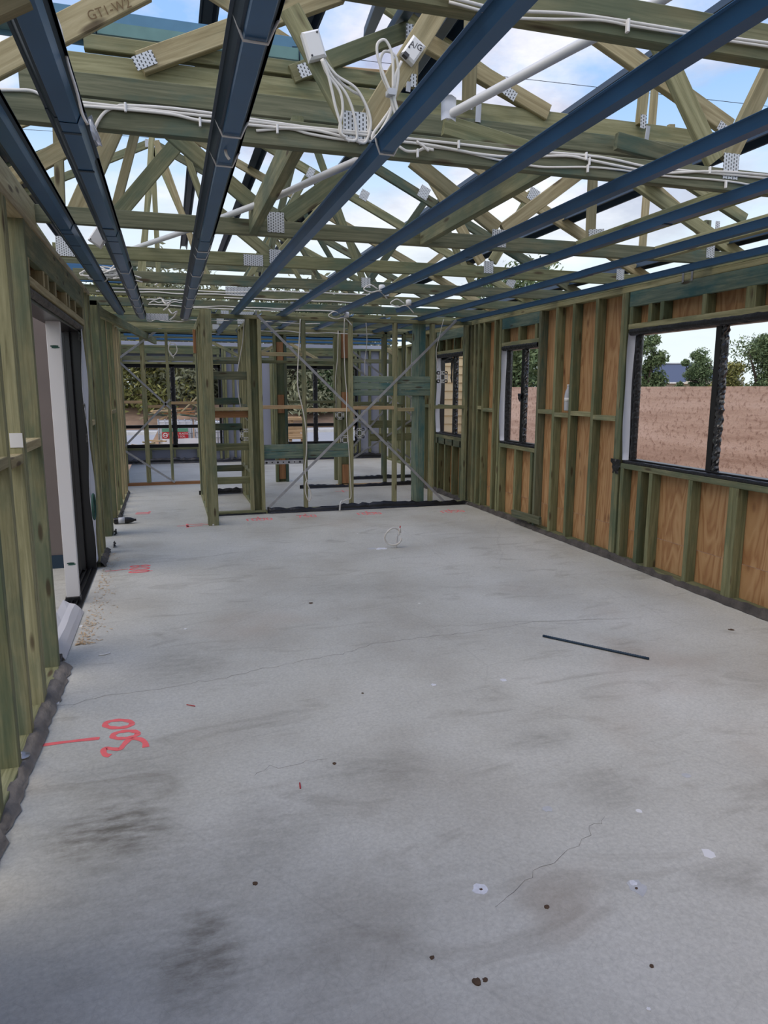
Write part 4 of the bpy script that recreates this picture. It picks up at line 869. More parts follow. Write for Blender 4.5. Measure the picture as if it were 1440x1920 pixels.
lp = [[(752, 116), (742, 140), (738, 170), (734, 205), (720, 235), (706, 258), (697, 262), (700, 250), (716, 228), (734, 200), (743, 165), (746, 135), (742, 110), (733, 100), (720, 98), (713, 110), (712, 125)],
      [(712, 125), (716, 145), (726, 168), (734, 195), (728, 220), (712, 248), (700, 262)],
      [(736, 172), (736, 120), (732, 95), (722, 77), (712, 78), (706, 88), (708, 110), (718, 140), (728, 165), (736, 180)],
      [(730, 172), (738, 205), (742, 225), (748, 240), (756, 250)], [(735, 172), (745, 210), (752, 232), (760, 246)],
      [(700, 260), (706, 268), (712, 276)]]
for i, f in enumerate(lp):
    cable_px('looped white cable below the A/C box, ' + ['long loop from the box', 'strand sweeping down left', 'tall upper loop', 'first tail to the right', 'second tail to the right', 'short curl at the chord'][i], [(u, v, -.03-.01*i) for u, v in f], T1Y, .0055, GL)
c = at(733, 176, Y=T1Y-.07); o = box('cable_tape', c-Vector((.016, .018, .008)), c+Vector((.016, .018, .014)), 'clear'); tag(o, 'grey tape band binding the cable loops below the A/C box', 'tape')
# conduits
o = tube('conduit', [at(1262, -14, Y=1.95), at(1180, 36, Y=2.12), at(1060, 98, Y=2.35), at(860, 206, Y=2.72), at(838, 216, Y=2.76)], .017, 'pvc', None, k=14, sm=6); tag(o, 'white conduit sloping from the top edge down to the fourth batten', 'conduit')
o = tube('conduit', [at(708, 286, Y=2.93), at(620, 323, Y=3.4), at(520, 368, Y=3.95), at(440, 399, Y=4.45), at(345, 434, Y=5.05), at(262, 462, Y=5.7), at(240, 470, Y=5.9)], .017, 'pvc', None, k=14, sm=6); tag(o, 'long white conduit passing over the trusses behind the third batten', 'conduit')
c = at(848, 200, Y=2.74); g = [[c+Vector((-.045+.02*i, .002*math.sin(i*2+j), .03-.028*j+.012*math.sin(i))) for j in range(4)] for i in range(4)]
o = sheet('plastic_scrap', g, .002, 'clear'); tag(o, 'scrap of clear plastic where the conduit meets the fourth batten', 'plastic scrap')
for k, (p1, p2) in enumerate((((786, 200), (818, 222)), ((797, 188), (838, 214)), ((793, 203), (805, 190)))):
    pass
# cable running beside the second batten, taped plastic bag
cable_px('thin cable running up the right side of the second batten', [(94, -5), (100, 22), (112, 50), (118, 75), (128, 120), (145, 175), (155, 215), (165, 235)], 2.3, .004, GC0+' and battens', flat=1)
g = [[at(160+4*j+5*i, 218+14*i, Y=2.83)+Vector((0, .012*math.sin(i*2+j*1.7), 0)) for j in range(4)] for i in range(5)]
o = sheet('clear_packet', g, .002, 'clear'); tag(o, 'clear plastic packet taped to the second batten', 'plastic packet')
cable_px('white cable hanging in a bow behind the third batten', [(455, 125), (448, 145), (444, 170), (443, 190), (446, 200), (440, 222)], 2.75, .005, GC0+' and battens')
cable_px('white cable end curling beside the third batten under the cable truss', [(430, 252), (424, 258), (422, 275), (424, 290), (430, 300)], 2.84, .0055, GC0+' and battens')
# far cable runs
def far_run(label, v0, Y, u0, u1, amp=3, n=9, seed=0, group='cables clipped along the far trusses', r=.006):
    rg = np.random.default_rng(seed); pts = []
    for i in range(n):
        u = u0+(u1-u0)*i/(n-1); pts.append((u, v0(u)+rg.normal()*amp*.3))
    return cable_px(label, pts, Y, r, group)
L1 = lambda v, s: (lambda u: v+s*(u-300))
for k, (v, Y, u0, u1, s) in enumerate(((543, 7.65, 185, 480, .03), (549, 7.65, 180, 480, .03), (562, 8.62, 275, 345, .02), (567, 8.62, 280, 345, .02), (572, 8.62, 278, 560, .03), (577, 8.62, 340, 640, .02), (601, 9.6, 275, 345, .02), (598, 9.6, 340, 600, .03), (556, 7.65, 420, 690, .03), (615, 10.6, 480, 700, .03), (540, 7.65, 480, 700, .03))):
    far_run('white cable along the far truss chords, ' + ['highest on the left', 'second highest on the left', 'upper short run', 'lower short run', 'long middle run', 'long lower run', 'lowest short run on the left', 'lowest long run', 'right of the broad plate', 'lowest on the right', 'highest on the right'][k], L1(v, s), Y, u0, u1, 3, 9, k)
rg = np.random.default_rng(5); cc = at(210, 512, Y=6.6)
for k in range(5):
    pts = [cc+Vector((rg.normal()*.10+.06*math.cos(t*2), -.03+rg.normal()*.015, rg.normal()*.035+.02*math.sin(t*2))) for t in np.linspace(0, 6, 12)]
    o = tube('electrical_cable', pts, .006, 'cable', None, k=6, sm=4); tag(o, 'strand in the tangled bundle of white cable beside the leftmost batten', 'cable', 'tangled bundle by the leftmost batten')
for k, (u, v) in enumerate(((292, 525), (300, 548), (308, 572), (320, 590))):
    pts = [at(u-4, v-10, Y=7.9), at(u+3, v-2, Y=7.85), at(u+12, v-6, Y=7.9), at(u+6, v+4, Y=7.9), at(u-2, v+10, Y=7.9)]
    o = tube('electrical_cable', pts, .008, 'cable', None, k=6); tag(o, 'short cable knot tied beside the far end of the second batten, ' + ['topmost', 'second', 'third', 'lowest'][k], 'cable', 'cable knots on the second batten')
# junction box far, hanging wires, brackets on partition
b = jbox('junction_box', 'small white junction box between the two left battens', (187, 443), -.6, 4.9, .085, .12, .04)
GW = 'cables dropping inside the partition frames'
def drop(label, pts, Y, r=.005): 
    o = tube('electrical_cable', [at(u, v, Y=Y) for u, v in pts], r, 'cable', None, k=6, sm=5); tag(o, label, 'cable', GW); return o
drop('white cable hanging in front of the side wall studs down to the mounting bracket', [(458, 595), (455, 640), (448, 680), (445, 712), (448, 745), (455, 775), (466, 790), (470, 800)], 8.98, .006)
drop('white cable hanging left of the first partition stud with a loop at its end', [(563, 598), (561, 640), (558, 700), (559, 730), (567, 765), (573, 800), (575, 840), (572, 880), (576, 905), (583, 925), (580, 940), (573, 925), (573, 905), (577, 900)], 8.80, .007)
drop('thick white cable pair falling left of the second partition stud', [(646, 596), (645, 640), (647, 700), (650, 740), (650, 790), (654, 840), (657, 900), (658, 932), (650, 936), (641, 941)], 8.81, .006)
drop('white cable hanging just behind the thick pair', [(634, 620), (633, 670), (629, 710), (630, 740), (630, 765)], 9.2, .005)
drop('thin white cable hanging above the teal blocking boards', [(686, 600), (688, 640), (684, 680), (684, 705)], 9.0, .005)
drop('white cable curling from the top of the right end stud', [(832, 598), (824, 630), (818, 660), (821, 690)], 8.8, .004)
drop('white cable loop hanging over the hallway frame', [(320, 640), (316, 655), (323, 668), (332, 658), (328, 645), (318, 645), (316, 655), (322, 665), (326, 672)], 11.9, .007)
o = tube('electrical_cable', [at(637, 958, Y=8.74), at(638, 945, Y=8.74), at(641, 939, Y=8.76)], .011, 'pvc', None, k=8); o.name = 'conduit'; tag(o, 'grey conduit stub rising from the floor at the partition base', 'conduit')
def wall_bracket(label, u, v, Y, s=.09):
    c = at(u, v, Y=Y); bm = bmesh.new(); r = s/2
    vs, fs = [], []
    def q(x0, z0, x1, z1):
        k = len(vs)
        for y in (-.002, .002): vs.extend([(x0, y, z0), (x1, y, z0), (x1, y, z1), (x0, y, z1)])
        fs.extend([(k, k+1, k+2, k+3), (k+7, k+6, k+5, k+4), (k, k+4, k+5, k+1), (k+1, k+5, k+6, k+2), (k+2, k+6, k+7, k+3), (k+3, k+7, k+4, k)])
    t = s*.09
    for e in (-1, 1):
        for w in (1, .55):
            q(-r*w-t/2 if e < 0 else r*w-t/2, -r, -r*w+t/2 if e < 0 else r*w+t/2, r); q(-r, -r*w-t/2 if e < 0 else r*w-t/2, r, -r*w+t/2 if e < 0 else r*w+t/2)
    for a in np.linspace(-r, r, 5):
        for e in (-1, 1): q(a-t/2, e*r*.78-r*.22, a+t/2, e*r*.78+r*.22); q(e*r*.78-r*.22, a-t/2, e*r*.78+r*.22, a+t/2)
    bm.free(); o = mesh_obj('mounting_bracket', vs, fs, 'white', None, Matrix.Translation(c)); tag(o, label, 'mounting bracket', 'plastic power point mounting brackets'); return o
wall_bracket('square plastic mounting bracket on the side wall studs beside the ladder frame', 461, 815, 8.95, .135)
wall_bracket('square plastic mounting bracket on the right end stud in front of the cream cladding', 829, 707, 8.82, .14)
wall_bracket('plastic mounting bracket behind the crossing straps, higher one', 637, 778, 10.92, .13); wall_bracket('plastic mounting bracket left of the second partition stud', 647, 825, 10.92, .14); wall_bracket('plastic mounting bracket right of the second partition stud', 674, 812, 10.92, .15)
# downlight fittings dangling on battens
for k, (u, v, Y) in enumerate(((716, 540, 6.5), (766, 567, 7.4), (650, 590, 8.3), (735, 765, 12))):
    if k == 3: break
    c = at(u, v, Y=Y); o = tube('light_fitting_cover', [c+Vector((0, 0, -.03)), c+Vector((0, 0, .02)), c+Vector((0, 0, .028))], [.03, .03, .022], 'white', None, k=14, sm=0); tag(o, 'white round fitting sitting on a batten, ' + ['upper one', 'right-hand one', 'lowest one'][k], 'light fitting', 'white round fittings on the battens')
    o = tube('electrical_cable', [at(u-8, v+2, Y=Y), at(u-22, v-6, Y=Y), at(u-34, v+2, Y=Y), at(u-20, v+8, Y=Y), at(u-4, v+6, Y=Y), at(u+10, v+20, Y=Y)], .006, 'cable', None, k=6); tag(o, 'coil of white cable beside the cap, ' + ['upper one near the broad plate', 'right-hand one', 'lowest above the partition'][k], 'cable', 'coils beside the caps')
# printed timber marks
rt = [o for o in bpy.data.objects if o.name == 'roof_truss'][0]
def mark(s, u, v, Y, ang, size, mat='stampink'):
    ws = [o for o in rt.children if o.name.startswith('web')]
    text('printed_lettering', s, facing(at(u, v, Y=Y-.0012), ang), size, mat, rt)
mark('GT1-W2', 205, 18, T1Y, .42, .042)
# hanger straps at right lintel
for k, y in enumerate((4.70, 4.80)):
    a = Vector((X1-.004, y, 2.455)); o = strap('bracing_strap', a, a+Vector((0, 0, -.09)), None, .022, Xv); tag(o, 'small galvanised hanger tab over the right window lintel, ' + ['nearer', 'further'][k], 'metal hanger', 'hanger tabs over the right window')
# bottle on the nogging of the right wall
by = 6.46; prof = [(0, 0), (.034, 0), (.036, .01), (.036, .15), (.03, .19), (.014, .225), (.013, .245), (0, .245)]
def lathe(name, prof, mat, parent, mw, k=18):
    vs, fs = [], []; n = len(prof)
    for r, z in prof:
        for j in range(k): a = 2*PI*j/k; vs.append((r*math.cos(a), r*math.sin(a), z))
    for i in range(n-1):
        for j in range(k): fs.append((i*k+j, i*k+(j+1) % k, (i+1)*k+(j+1) % k, (i+1)*k+j))
    return mesh_obj(name, vs, fs, mat, parent, mw, True)
bt = lathe('water_bottle', prof, 'clear', None, Matrix.Translation((X1+.04, by, 1.335))); tag(bt, 'clear plastic water bottle standing on a nogging of the right wall', 'bottle')
lathe('label', [(.0365, .09), (.0368, .09), (.0368, .13), (.0365, .13)], 'white', bt, Matrix.Translation((X1+.04, by, 1.335))); lathe('cap', [(0, .0), (.014, 0), (.014, .018), (0, .018)], 'white', bt, Matrix.Translation((X1+.04, by, 1.58)))
bt = lathe('drink_bottle', prof, 'black', None, Matrix.Translation((X0+.09, 8.62, .04)) @ Matrix.Rotation(PI/2, 4, 'Y') @ Matrix.Translation((0, 0, -.12))); tag(bt, 'dark bottle lying on the floor at the foot of the left wall studs', 'bottle')
lathe('label', [(.0365, .05), (.0372, .05), (.0372, .12), (.0365, .12)], 'clear', bt, Matrix.Translation((X0+.09, 8.62, .04)) @ Matrix.Rotation(PI/2, 4, 'Y') @ Matrix.Translation((0, 0, -.12)))
for k, (x, y) in enumerate(((X0+.03, 7.99), (X0+.06, 7.35), (X0+.02, 9.15))):
    o = flap('membrane_scrap', (x, y, .05), (.14, .05), 50+k, None, 'black'); tag(o, 'curled scrap of black membrane by the left wall, ' + ['under the wide stud', 'by the door stud end', 'furthest one'][k], 'plastic scrap', 'membrane scraps along the left wall')
tg = box('paper_tag', (X0-.05, 3.552, 1.285), (X0+.004, 3.555, 1.35), 'white'); tag(tg, 'white paper tag on the double stud of the left wall', 'tag')

# ================================================================ THINGS ON THE FLOOR
def fl(u, v, z=.0): return at(u, v, Z=z)
def ribbon(name, strokes, w, mat, label, cat, group=None, world=False, z=.0012):
    vs, fs = [], []
    c0 = Vector(strokes[0][0]) if world else fl(*strokes[0][0]); c0.z = 0
    for st in strokes:
        P = [Vector((p[0], p[1], 0)) if world else fl(*p) for p in st]
        P = smooth_path(P, 6); n = len(P); k0 = len(vs)
        for i, p in enumerate(P):
            d = P[min(i+1, n-1)]-P[max(i-1, 0)]; d.z = 0; d.normalize(); s = Vector((-d.y, d.x, 0))*w/2*(.95+.12*math.sin(i*.5))
            vs += [p+s+Vector((0, 0, z))-c0, p-s+Vector((0, 0, z))-c0]
        for i in range(n-1): a = k0+2*i; fs.append((a, a+1, a+3, a+2))
    o = mesh_obj(name, vs, fs, mat, None, Matrix.Translation(c0)); return tag(o, label, cat, group)
def zz(l): return [(x/3.6, 1250+y/3.6) for x, y in l]
def ell(cx, cy, rx, ry, ph=0, tilt=0): return [(cx+rx*math.cos(t)-0*ry, cy+ry*math.sin(t)+tilt*rx*math.cos(t)) for t in np.linspace(ph, ph+2*PI, 16)]
ribbon('spray_paint_mark', [zz(ell(800, 388, 92, 26, 0, -.04)), zz(ell(845, 460, 86, 24, 0, -.10)), zz([(745, 602), (712, 596), (698, 572), (716, 552), (760, 556), (808, 556), (836, 528), (868, 496), (905, 487), (945, 490), (978, 512), (985, 545)])], .028, 'pink', 'bright pink spray painted number 300 on the near left of the slab', 'paint mark')
ribbon('spray_paint_mark', [zz([(270, 533), (400, 515), (540, 498), (672, 484)]), zz([(256, 484), (266, 505), (274, 528)])], .026, 'pink', 'straight pink spray line running from the left wall to the number 300', 'paint mark')
FONT = {'0': [[(.5, 1), (.15, .85), (.08, .5), (.15, .15), (.5, 0), (.85, .15), (.92, .5), (.85, .85), (.5, 1)]], '1': [[(.5, 0), (.5, 1)]], '7': [[(.05, 1), (.5, 1), (.95, 1)], [(.95, 1), (.6, .5), (.4, 0)]], '5': [[(.9, 1), (.2, 1)], [(.2, 1), (.15, .55), (.6, .6), (.9, .35), (.6, .02), (.1, .08)]], '8': [[(.5, .5), (.15, .75), (.5, 1), (.85, .75), (.5, .5), (.1, .25), (.5, 0), (.9, .25), (.5, .5)]], '3': [[(.1, .95), (.6, 1), (.8, .75), (.45, .55), (.85, .3), (.5, 0), (.1, .1)]], 'T': [[(0, .5), (1, .5)], [(.5, .5), (.5, 1.6)]]}
def number(s, c, R, U, hgt, label, mat='pinkfaint', w=.022, tee=True):
    R = Vector(R+(0,)); U = Vector(U+(0,)); c = Vector(c); st = []; adv = .62*hgt; x0 = -adv*len(s)/2
    for i, ch in enumerate(s):
        for k in FONT[ch]:
            st.append([tuple(c + R*(x0+i*adv+px*adv*.78) + U*((py-.5)*hgt)) for px, py in k])
    if tee: st.append([tuple(c+U*hgt*.5), tuple(c+U*hgt*1.25)]); st.append([tuple(c+U*hgt*.55-R*.12), tuple(c+U*hgt*.55+R*.12)])
    return ribbon('spray_paint_mark', st, w, mat, label, 'paint mark', None, True)
GM = None
number('1000', fl(486, 974), (1, 0), (0, 1), .14, 'faded pink 1000 on the slab just right of the wide post')
number('750', fl(576, 968), (1, 0), (0, 1), .14, 'faded pink 750 on the slab below the first open stud bay')
number('1000', fl(692, 963), (1, 0), (0, 1), .14, 'faded pink 1000 on the slab below the second and third partition studs')
number('1050', fl(848, 959), (1, 0), (0, 1), .14, 'faded pink figures on the slab near the right end of the partition')
number('800', fl(262, 1067), (0, -1), (1, 0), .16, 'pink figures on the slab by the far side of the sliding door', 'pink', .022, False)
ribbon('spray_paint_mark', [[(196, 1071), (215, 1070), (240, 1067)], [(250, 1073), (268, 1072), (286, 1070)]], .02, 'pinkfaint', 'broken pink line from the left wall to the figures by the sliding door', 'paint mark')
number('70', fl(268, 962), (0, -1), (1, 0), .16, 'small pink figures on the hallway floor beside the dark bottle', 'pinkfaint', .03, False)
number('17', fl(366, 985), (0, -1), (-1, 0), .16, 'pink figures and arrow on the slab left of the wide post', 'pinkfaint', .028, True)
ribbon('spray_paint_mark', [[(376, 982), (394, 984)]], .02, 'pinkfaint', 'short pink line touching the foot of the wide post', 'paint mark')
number('1', fl(645, 922), (1, 0), (0, 1), .12, 'small pink cross on the slab behind the partition', 'pinkfaint')
# dark rod
a, b = fl(1018, 1192, .008), fl(1217, 1235, .008)
o = tube('rebar_rod', [a, a.lerp(b, .5), b], .0075, 'navydark', None, k=8, sm=4); tag(o, 'dark ribbed steel rod lying on the slab right of centre', 'steel rod')
for i in range(46):
    p = a.lerp(b, (i+.5)/46); d = (b-a).normalized(); tube('rib', [p-d*.002, p+d*.002], .0088, 'navydark', o, k=8, sm=0)
# floor conduit with wire loop
c = fl(742, 1027); r = root('floor_conduit', c, 'grey conduit stub in the slab with a loop of red and white wire', 'conduit')
tube('conduit_stub', [c, c+Vector((.006, 0, .06)), c+Vector((.014, 0, .13))], .014, 'pvc', r, k=10)
top = at(748, 1000, Y=c.y); cen = at(737, 1006, Y=c.y)
tube('wire_loop', [top+Vector((0, 0, -.02)), top, top+Vector((.01, 0, .05))]+[cen+Vector((-.0+.085*math.cos(t), .02*math.sin(t*2), .085*math.sin(t))) for t in np.linspace(.4, 2*PI-.2, 14)], .009, 'cable', r, k=6)
tube('red_wire_end', [top+Vector((0, 0, -.015)), top+Vector((.002, 0, .03))], .007, 'red', r, k=6); tube('red_wire_end', [top+Vector((.01, 0, .05)), top+Vector((.014, 0, .075))], .006, 'red', r, k=6)
# scraps, patches, nails
def blob(name, u, v, r, h, mat, label, cat, group=None, seed=0, k=12, ang=None, asp=1, z0=0.0):
    rg = np.random.default_rng(seed); c = fl(u, v); vs = [Vector((0, 0, h))]
    th = rg.uniform(0, PI) if ang is None else ang
    for j in range(k):
        a = 2*PI*j/k; rr = r*(1+.22*rg.normal()*.6); x, y = rr*math.cos(a)*asp, rr*math.sin(a); vs.append(Vector((x*math.cos(th)-y*math.sin(th), x*math.sin(th)+y*math.cos(th), h*.9)))
    vs += [Vector((p.x*1.04, p.y*1.04, .0004)) for p in vs[1:k+1]]
    fs = [(0, 1+j, 1+(j+1) % k) for j in range(k)]+[(1+j, 1+k+j, 1+k+(j+1) % k, 1+(j+1) % k) for j in range(k)]
    o = mesh_obj(name, vs, fs, mat, None, Matrix.Translation(c)); return tag(o, label, cat, group)
MT['plaster'] = simple('white_plaster_smear', srgb(216, 218, 222), .7, var=.12, vscale=60)
MT['dirt'] = simple('brown_dirt_clod', srgb(84, 66, 50), .95, var=.2, vscale=60)
MT['greyfill'] = simple('grey_filler', srgb(186, 188, 188), .7, var=.08, vscale=40)
blob('plaster_spot', 900, 1667, .024, .0014, 'plaster', 'white plaster spot with a dark hole, near the bottom centre right', 'plaster spot', None, 1); blob('hole', 902, 1668, .005, .002, 'dirt', 'dark pinhole in the near centre plaster spot', 'hole', None, 2)
blob('plaster_spot', 1194, 1662, .032, .0010, 'greyfill', 'larger grey filler spot right of the white plaster spot', 'plaster spot', None, 3); blob('plaster_spot', 1188, 1656, .012, .0016, 'plaster', 'bright smear inside the larger grey filler spot', 'plaster smear', None, 4); blob('hole', 1193, 1666, .005, .002, 'dirt', 'dark pinhole in the larger grey filler spot', 'hole', None, 5)
blob('plastic_chip', 1327, 1601, .022, .0016, 'white', 'white half-round plastic chip at the right of the slab', 'plastic chip', None, 6, k=7)
blob('plastic_chip', 1198, 1521, .012, .0014, 'white', 'tiny white chip on the brown stain', 'plastic chip', None, 7)
blob('plaster_spot', 943, 1275, .018, .0014, 'plaster', 'small white plaster spot below the left end of the steel rod', 'plaster spot', None, 8); blob('plastic_chip', 813, 1285, .014, .005, 'plaster', 'white crumb left of the small plaster spot', 'plastic chip', None, 9)
blob('plaster_spot', 1286, 1454, .018, .001, 'greyfill', 'faint grey filler spot upper right of the brown stain', 'plaster spot', None, 10); blob('plaster_spot', 1026, 1517, .018, .001, 'greyfill', 'faint grey filler spot left of the brown stain', 'plaster spot', None, 11)
o = tube('plastic_straw', [fl(185, 1228, .004), fl(196, 1227, .005), fl(207, 1224, .004)], .004, 'white', None, k=6); tag(o, 'thin white plastic strip on the slab by the flashing', 'plastic strip')
o = tube('nail', [fl(562, 1468, .003), fl(563, 1478, .003)], .003, 'red', None, k=6); tag(o, 'small red-brown nail standing out on the near slab', 'nail')
o = tube('nail', [fl(350, 1321, .003), fl(366, 1324, .003)], .0022, 'red', None, k=6); tag(o, 'small red-brown nail right of the number 300', 'nail')
blob('plastic_chip', 107, 1320, .012, .008, 'white', 'white crumb by the left wall above the pink line', 'plastic chip', None, 12); blob('plastic_chip', 152, 1175, .012, .006, 'white', 'white crumb beside the white flashing', 'plastic chip', None, 13)
blob('plastic_chip', 670, 1001, .012, .004, 'white', 'white crumb right of the floor conduit', 'plastic chip', None, 14); blob('plastic_chip', 786, 1132, .010, .004, 'white', 'white crumb near the middle of the slab', 'plastic chip', None, 15); blob('plastic_chip', 348, 1180, .010, .004, 'white', 'white crumb left of the middle of the slab', 'plastic chip', None, 16); blob('plastic_chip', 1216, 1893, .006, .003, 'white', 'tiny white crumb at the bottom right', 'plastic chip', None, 17)
blob('plaster_smear', 716, 1029, .035, .004, 'plaster', 'rough white plaster smear left of the floor conduit', 'plaster smear', None, 18, 14, 0, 1.6); blob('plaster_smear', 697, 1029, .035, .003, 'greyfill', 'grey smear at the left end of the plaster by the floor conduit', 'plaster smear', None, 19, 12, 0, 1.4)
blob('dirt_clod', 894, 1841, .012, .004, 'dirt', 'largest brown dirt clod near the bottom centre right', 'dirt'); blob('dirt_clod', 910, 1838, .007, .003, 'dirt', 'small dirt clod right of the largest one', 'dirt', None, 21); blob('dirt_clod', 810, 1796, .006, .003, 'dirt', 'dirt speck up left of the largest clod', 'dirt', None, 22); blob('dirt_clod', 478, 1657, .008, .003, 'dirt', 'brown dirt speck left of centre', 'dirt', None, 23); blob('dirt_clod', 1025, 1701, .008, .003, 'dirt', 'dark speck right of the white plaster spot', 'dirt', None, 24)
blob('dirt_clod', 583, 1131, .014, .004, 'dirt', 'dark crumb in the middle distance of the slab', 'dirt', None, 25); blob('dirt_clod', 1371, 1181, .016, .003, 'dirt', 'dark crumb at the right beyond the steel rod', 'dirt', None, 26); blob('dirt_clod', 680, 1300, .006, .003, 'dirt', 'dark speck at the centre of the slab', 'dirt', None, 27); blob('dirt_clod', 627, 1432, .008, .003, 'dirt', 'dark speck near centre below the crack', 'dirt', None, 28); blob('dirt_clod', 1222, 1812, .006, .003, 'dirt', 'dark speck at lower right', 'dirt', None, 29)
rg = np.random.default_rng(77); vs, fs = [], []
for i in range(420):
    t = rg.uniform(0, 1); y = 4.5+2.6*t*t; x = X0+.03+abs(rg.normal())*.06; s = rg.uniform(.004, .012); a = rg.uniform(0, PI); k = len(vs)
    for dx, dy in ((-s, -s*.3), (s, -s*.3), (s, s*.3), (-s, s*.3)): vs.append((x+dx*math.cos(a)-dy*math.sin(a), y-5.5+dx*math.sin(a)+dy*math.cos(a), .003+.004*rg.random()))
    fs.append((k, k+1, k+2, k+3))
o = mesh_obj('sawdust', vs, fs, 'rawpine', None, Matrix.Translation((0, 5.5, 0))); tag(o, 'scatter of sawdust and wood shavings along the sliding door sill', 'sawdust', None, 'stuff')
o = lathe('anchor_bolt', [(0, 0), (.03, 0), (.03, .004), (.014, .004), (.012, .018), (0, .018)], 'strap', None, Matrix.Translation(fl(42, 1418, .046)), 12); tag(o, 'galvanised anchor bolt on the left bottom plate', 'bolt')
# ================================================================ OUTSIDE
XE = 7.6
fw = aabb('boundary_wall', (XE, -4, -.3), (XE+.3, 16, CAMH+.045), 'earth'); tag(fw, 'long pinkish rammed earth boundary wall outside the right windows', 'boundary wall')
# weatherboard wing
cw = root('weatherboard_wall', (4.6, 11.1, 0), 'cream weatherboard wall seen through the smallest right window', 'house wall')
for i in range(20):
    z = -.1+i*.135; xe = 1.28; H_ = .135; vs = [(0, 0, 0), (xe, 0, 0), (xe, .02, H_), (0, .02, H_), (xe, .036, 0), (0, .036, 0), (xe, .036, H_), (0, .036, H_)]
    mesh_obj('weatherboard', vs, [(0, 1, 2, 3), (0, 5, 4, 1), (3, 2, 6, 7), (5, 7, 6, 4), (0, 3, 7, 5), (1, 4, 6, 2)], 'clad', cw, Matrix.Translation((4.0, 11.08, z)))
# trees of leaf clumps
def tree(name, label, base, height, crown, nleaf, mat, seed, leaf=.16, blobs=16, trunk=.16, group=None, low=.25):
    rg = np.random.default_rng(seed); base = Vector(base); r = root(name, base, label, 'tree', group)
    zf = rg.random(blobs); wf_ = np.sqrt(np.clip(1-(zf*1.05-.15)**2*.8, .1, 1)); cx = np.stack([rg.normal(0, .36, blobs)*crown*wf_, rg.normal(0, .36, blobs)*crown*wf_, height*(low+(1-low)*zf*.9)], 1); cr = crown*rg.uniform(.30, .62, blobs)
    P = []
    for i in range(blobs):
        m = nleaf//blobs; d = rg.normal(size=(m, 3)); d /= np.linalg.norm(d, axis=1)[:, None]; P.append(cx[i]+d*(cr[i]*rg.uniform(.35, 1, (m, 1)))*np.array([1, 1, .8]))
    P = np.concatenate(P); P = P[P[:, 2] > .05]; n = len(P); a = rg.normal(size=(n, 3)); a /= np.linalg.norm(a, axis=1)[:, None]; b = np.cross(a, rg.normal(size=(n, 3))); b /= np.linalg.norm(b, axis=1)[:, None]
    s = leaf*rg.uniform(.5, 1.2, (n, 1)); V = np.stack([P-a*s, P+b*s*.35, P+a*s, P-b*s*.35], 1).reshape(-1, 3)
    me = bpy.data.meshes.new('foliage'); me.from_pydata(V.tolist(), [], np.arange(4*n).reshape(n, 4).tolist()); me.materials.append(MT[mat]); place(bpy.data.objects.new('foliage', me), Matrix.Translation(base), r)
    vs, fs = [], []
    def add(pts, rad):
        v, f = tube_geo([Vector(p) for p in pts], rad, 7); k = len(vs); vs.extend(v); fs.extend(tuple(i+k for i in q) for q in f)
    lean = Vector((rg.normal()*.12, rg.normal()*.12, 0))*height
    add([(0, 0, -.3), lean*.2+Vector((0, 0, height*.25)), lean*.5+Vector((0, 0, height*.5)), lean+Vector((0, 0, height*.8))], [trunk, trunk*.8, trunk*.6, trunk*.25])
    for i in range(6):
        c = cx[i]; add([lean*.2+Vector((0, 0, height*(.15+.08*i))), Vector(c)*.6+Vector((0, 0, height*.1)), Vector(c)], [trunk*.5, trunk*.3, trunk*.12])
    mesh_obj('trunk', vs, fs, 'bark', r, Matrix.Translation(base), True)
    return r
def gnd(u, d, z=-.26): p = at(u, 735, D=d); return (p.x, p.y, z)
# road, kerb, verge behind the house
o = aabb('road', (-40, 23, -.40), (60, 33.0, -.24), 'asphalt'); tag(o, 'grey road passing behind the house', 'road')
o = aabb('kerb', (-40, 29.3, -.24), (60, 29.9, -.12), 'concrete2'); tag(o, 'pale concrete kerb along the road', 'kerb')
o = aabb('kerb', (-40, 22.4, -.30), (60, 23.0, -.16), 'concrete2'); tag(o, 'pale concrete footpath edge on the near side of the road', 'kerb')
g = [[(x, y, -.3+1.5*min(1, max(0, (y-33.2)/6))+.15*math.sin(x*.9+y)) for y in np.linspace(33.0, 60, 12)] for x in np.linspace(-40, 60, 50)]
o = sheet('verge', g, .2, 'soil', None, True); tag(o, 'brown dirt bank rising behind the road', 'dirt bank')
TG = 'gum trees beyond the road'
for k, (u, d, h, c, m_) in enumerate(((225, 34, 6, 3.0, 'olive'), (272, 36, 7.5, 3.2, 'gum'), (300, 42, 6.5, 3.4, 'dkgreen'), (345, 40, 8.0, 3.4, 'gum'), (385, 38, 6.5, 3.0, 'gum'), (425, 44, 6.5, 3.0, 'dkgreen'), (540, 36, 6.4, 3.2, 'gum'), (575, 42, 6.4, 3.0, 'gum'), (625, 38, 6.2, 2.8, 'dkgreen'), (668, 46, 6.0, 2.4, 'gum'))):
    tree('gum_tree', ['olive leafy tree at the left edge of the far left window', 'grey-green gum tree left of the far left mullion', 'darker tree deep behind the far left mullion', 'tall gum right of the far left mullion', 'gum tree behind the return wall post', 'tree filling the right end of the far left window', 'large pale gum in the far right window above the pallets', 'gum tree behind the far right mullion', 'dark tree right of the far right mullion', 'gum in the last sliver of the far right window'][k], gnd(u, d, .3), h, c, 9000, m_, 100+k, .17, 34, .2, TG, .03)
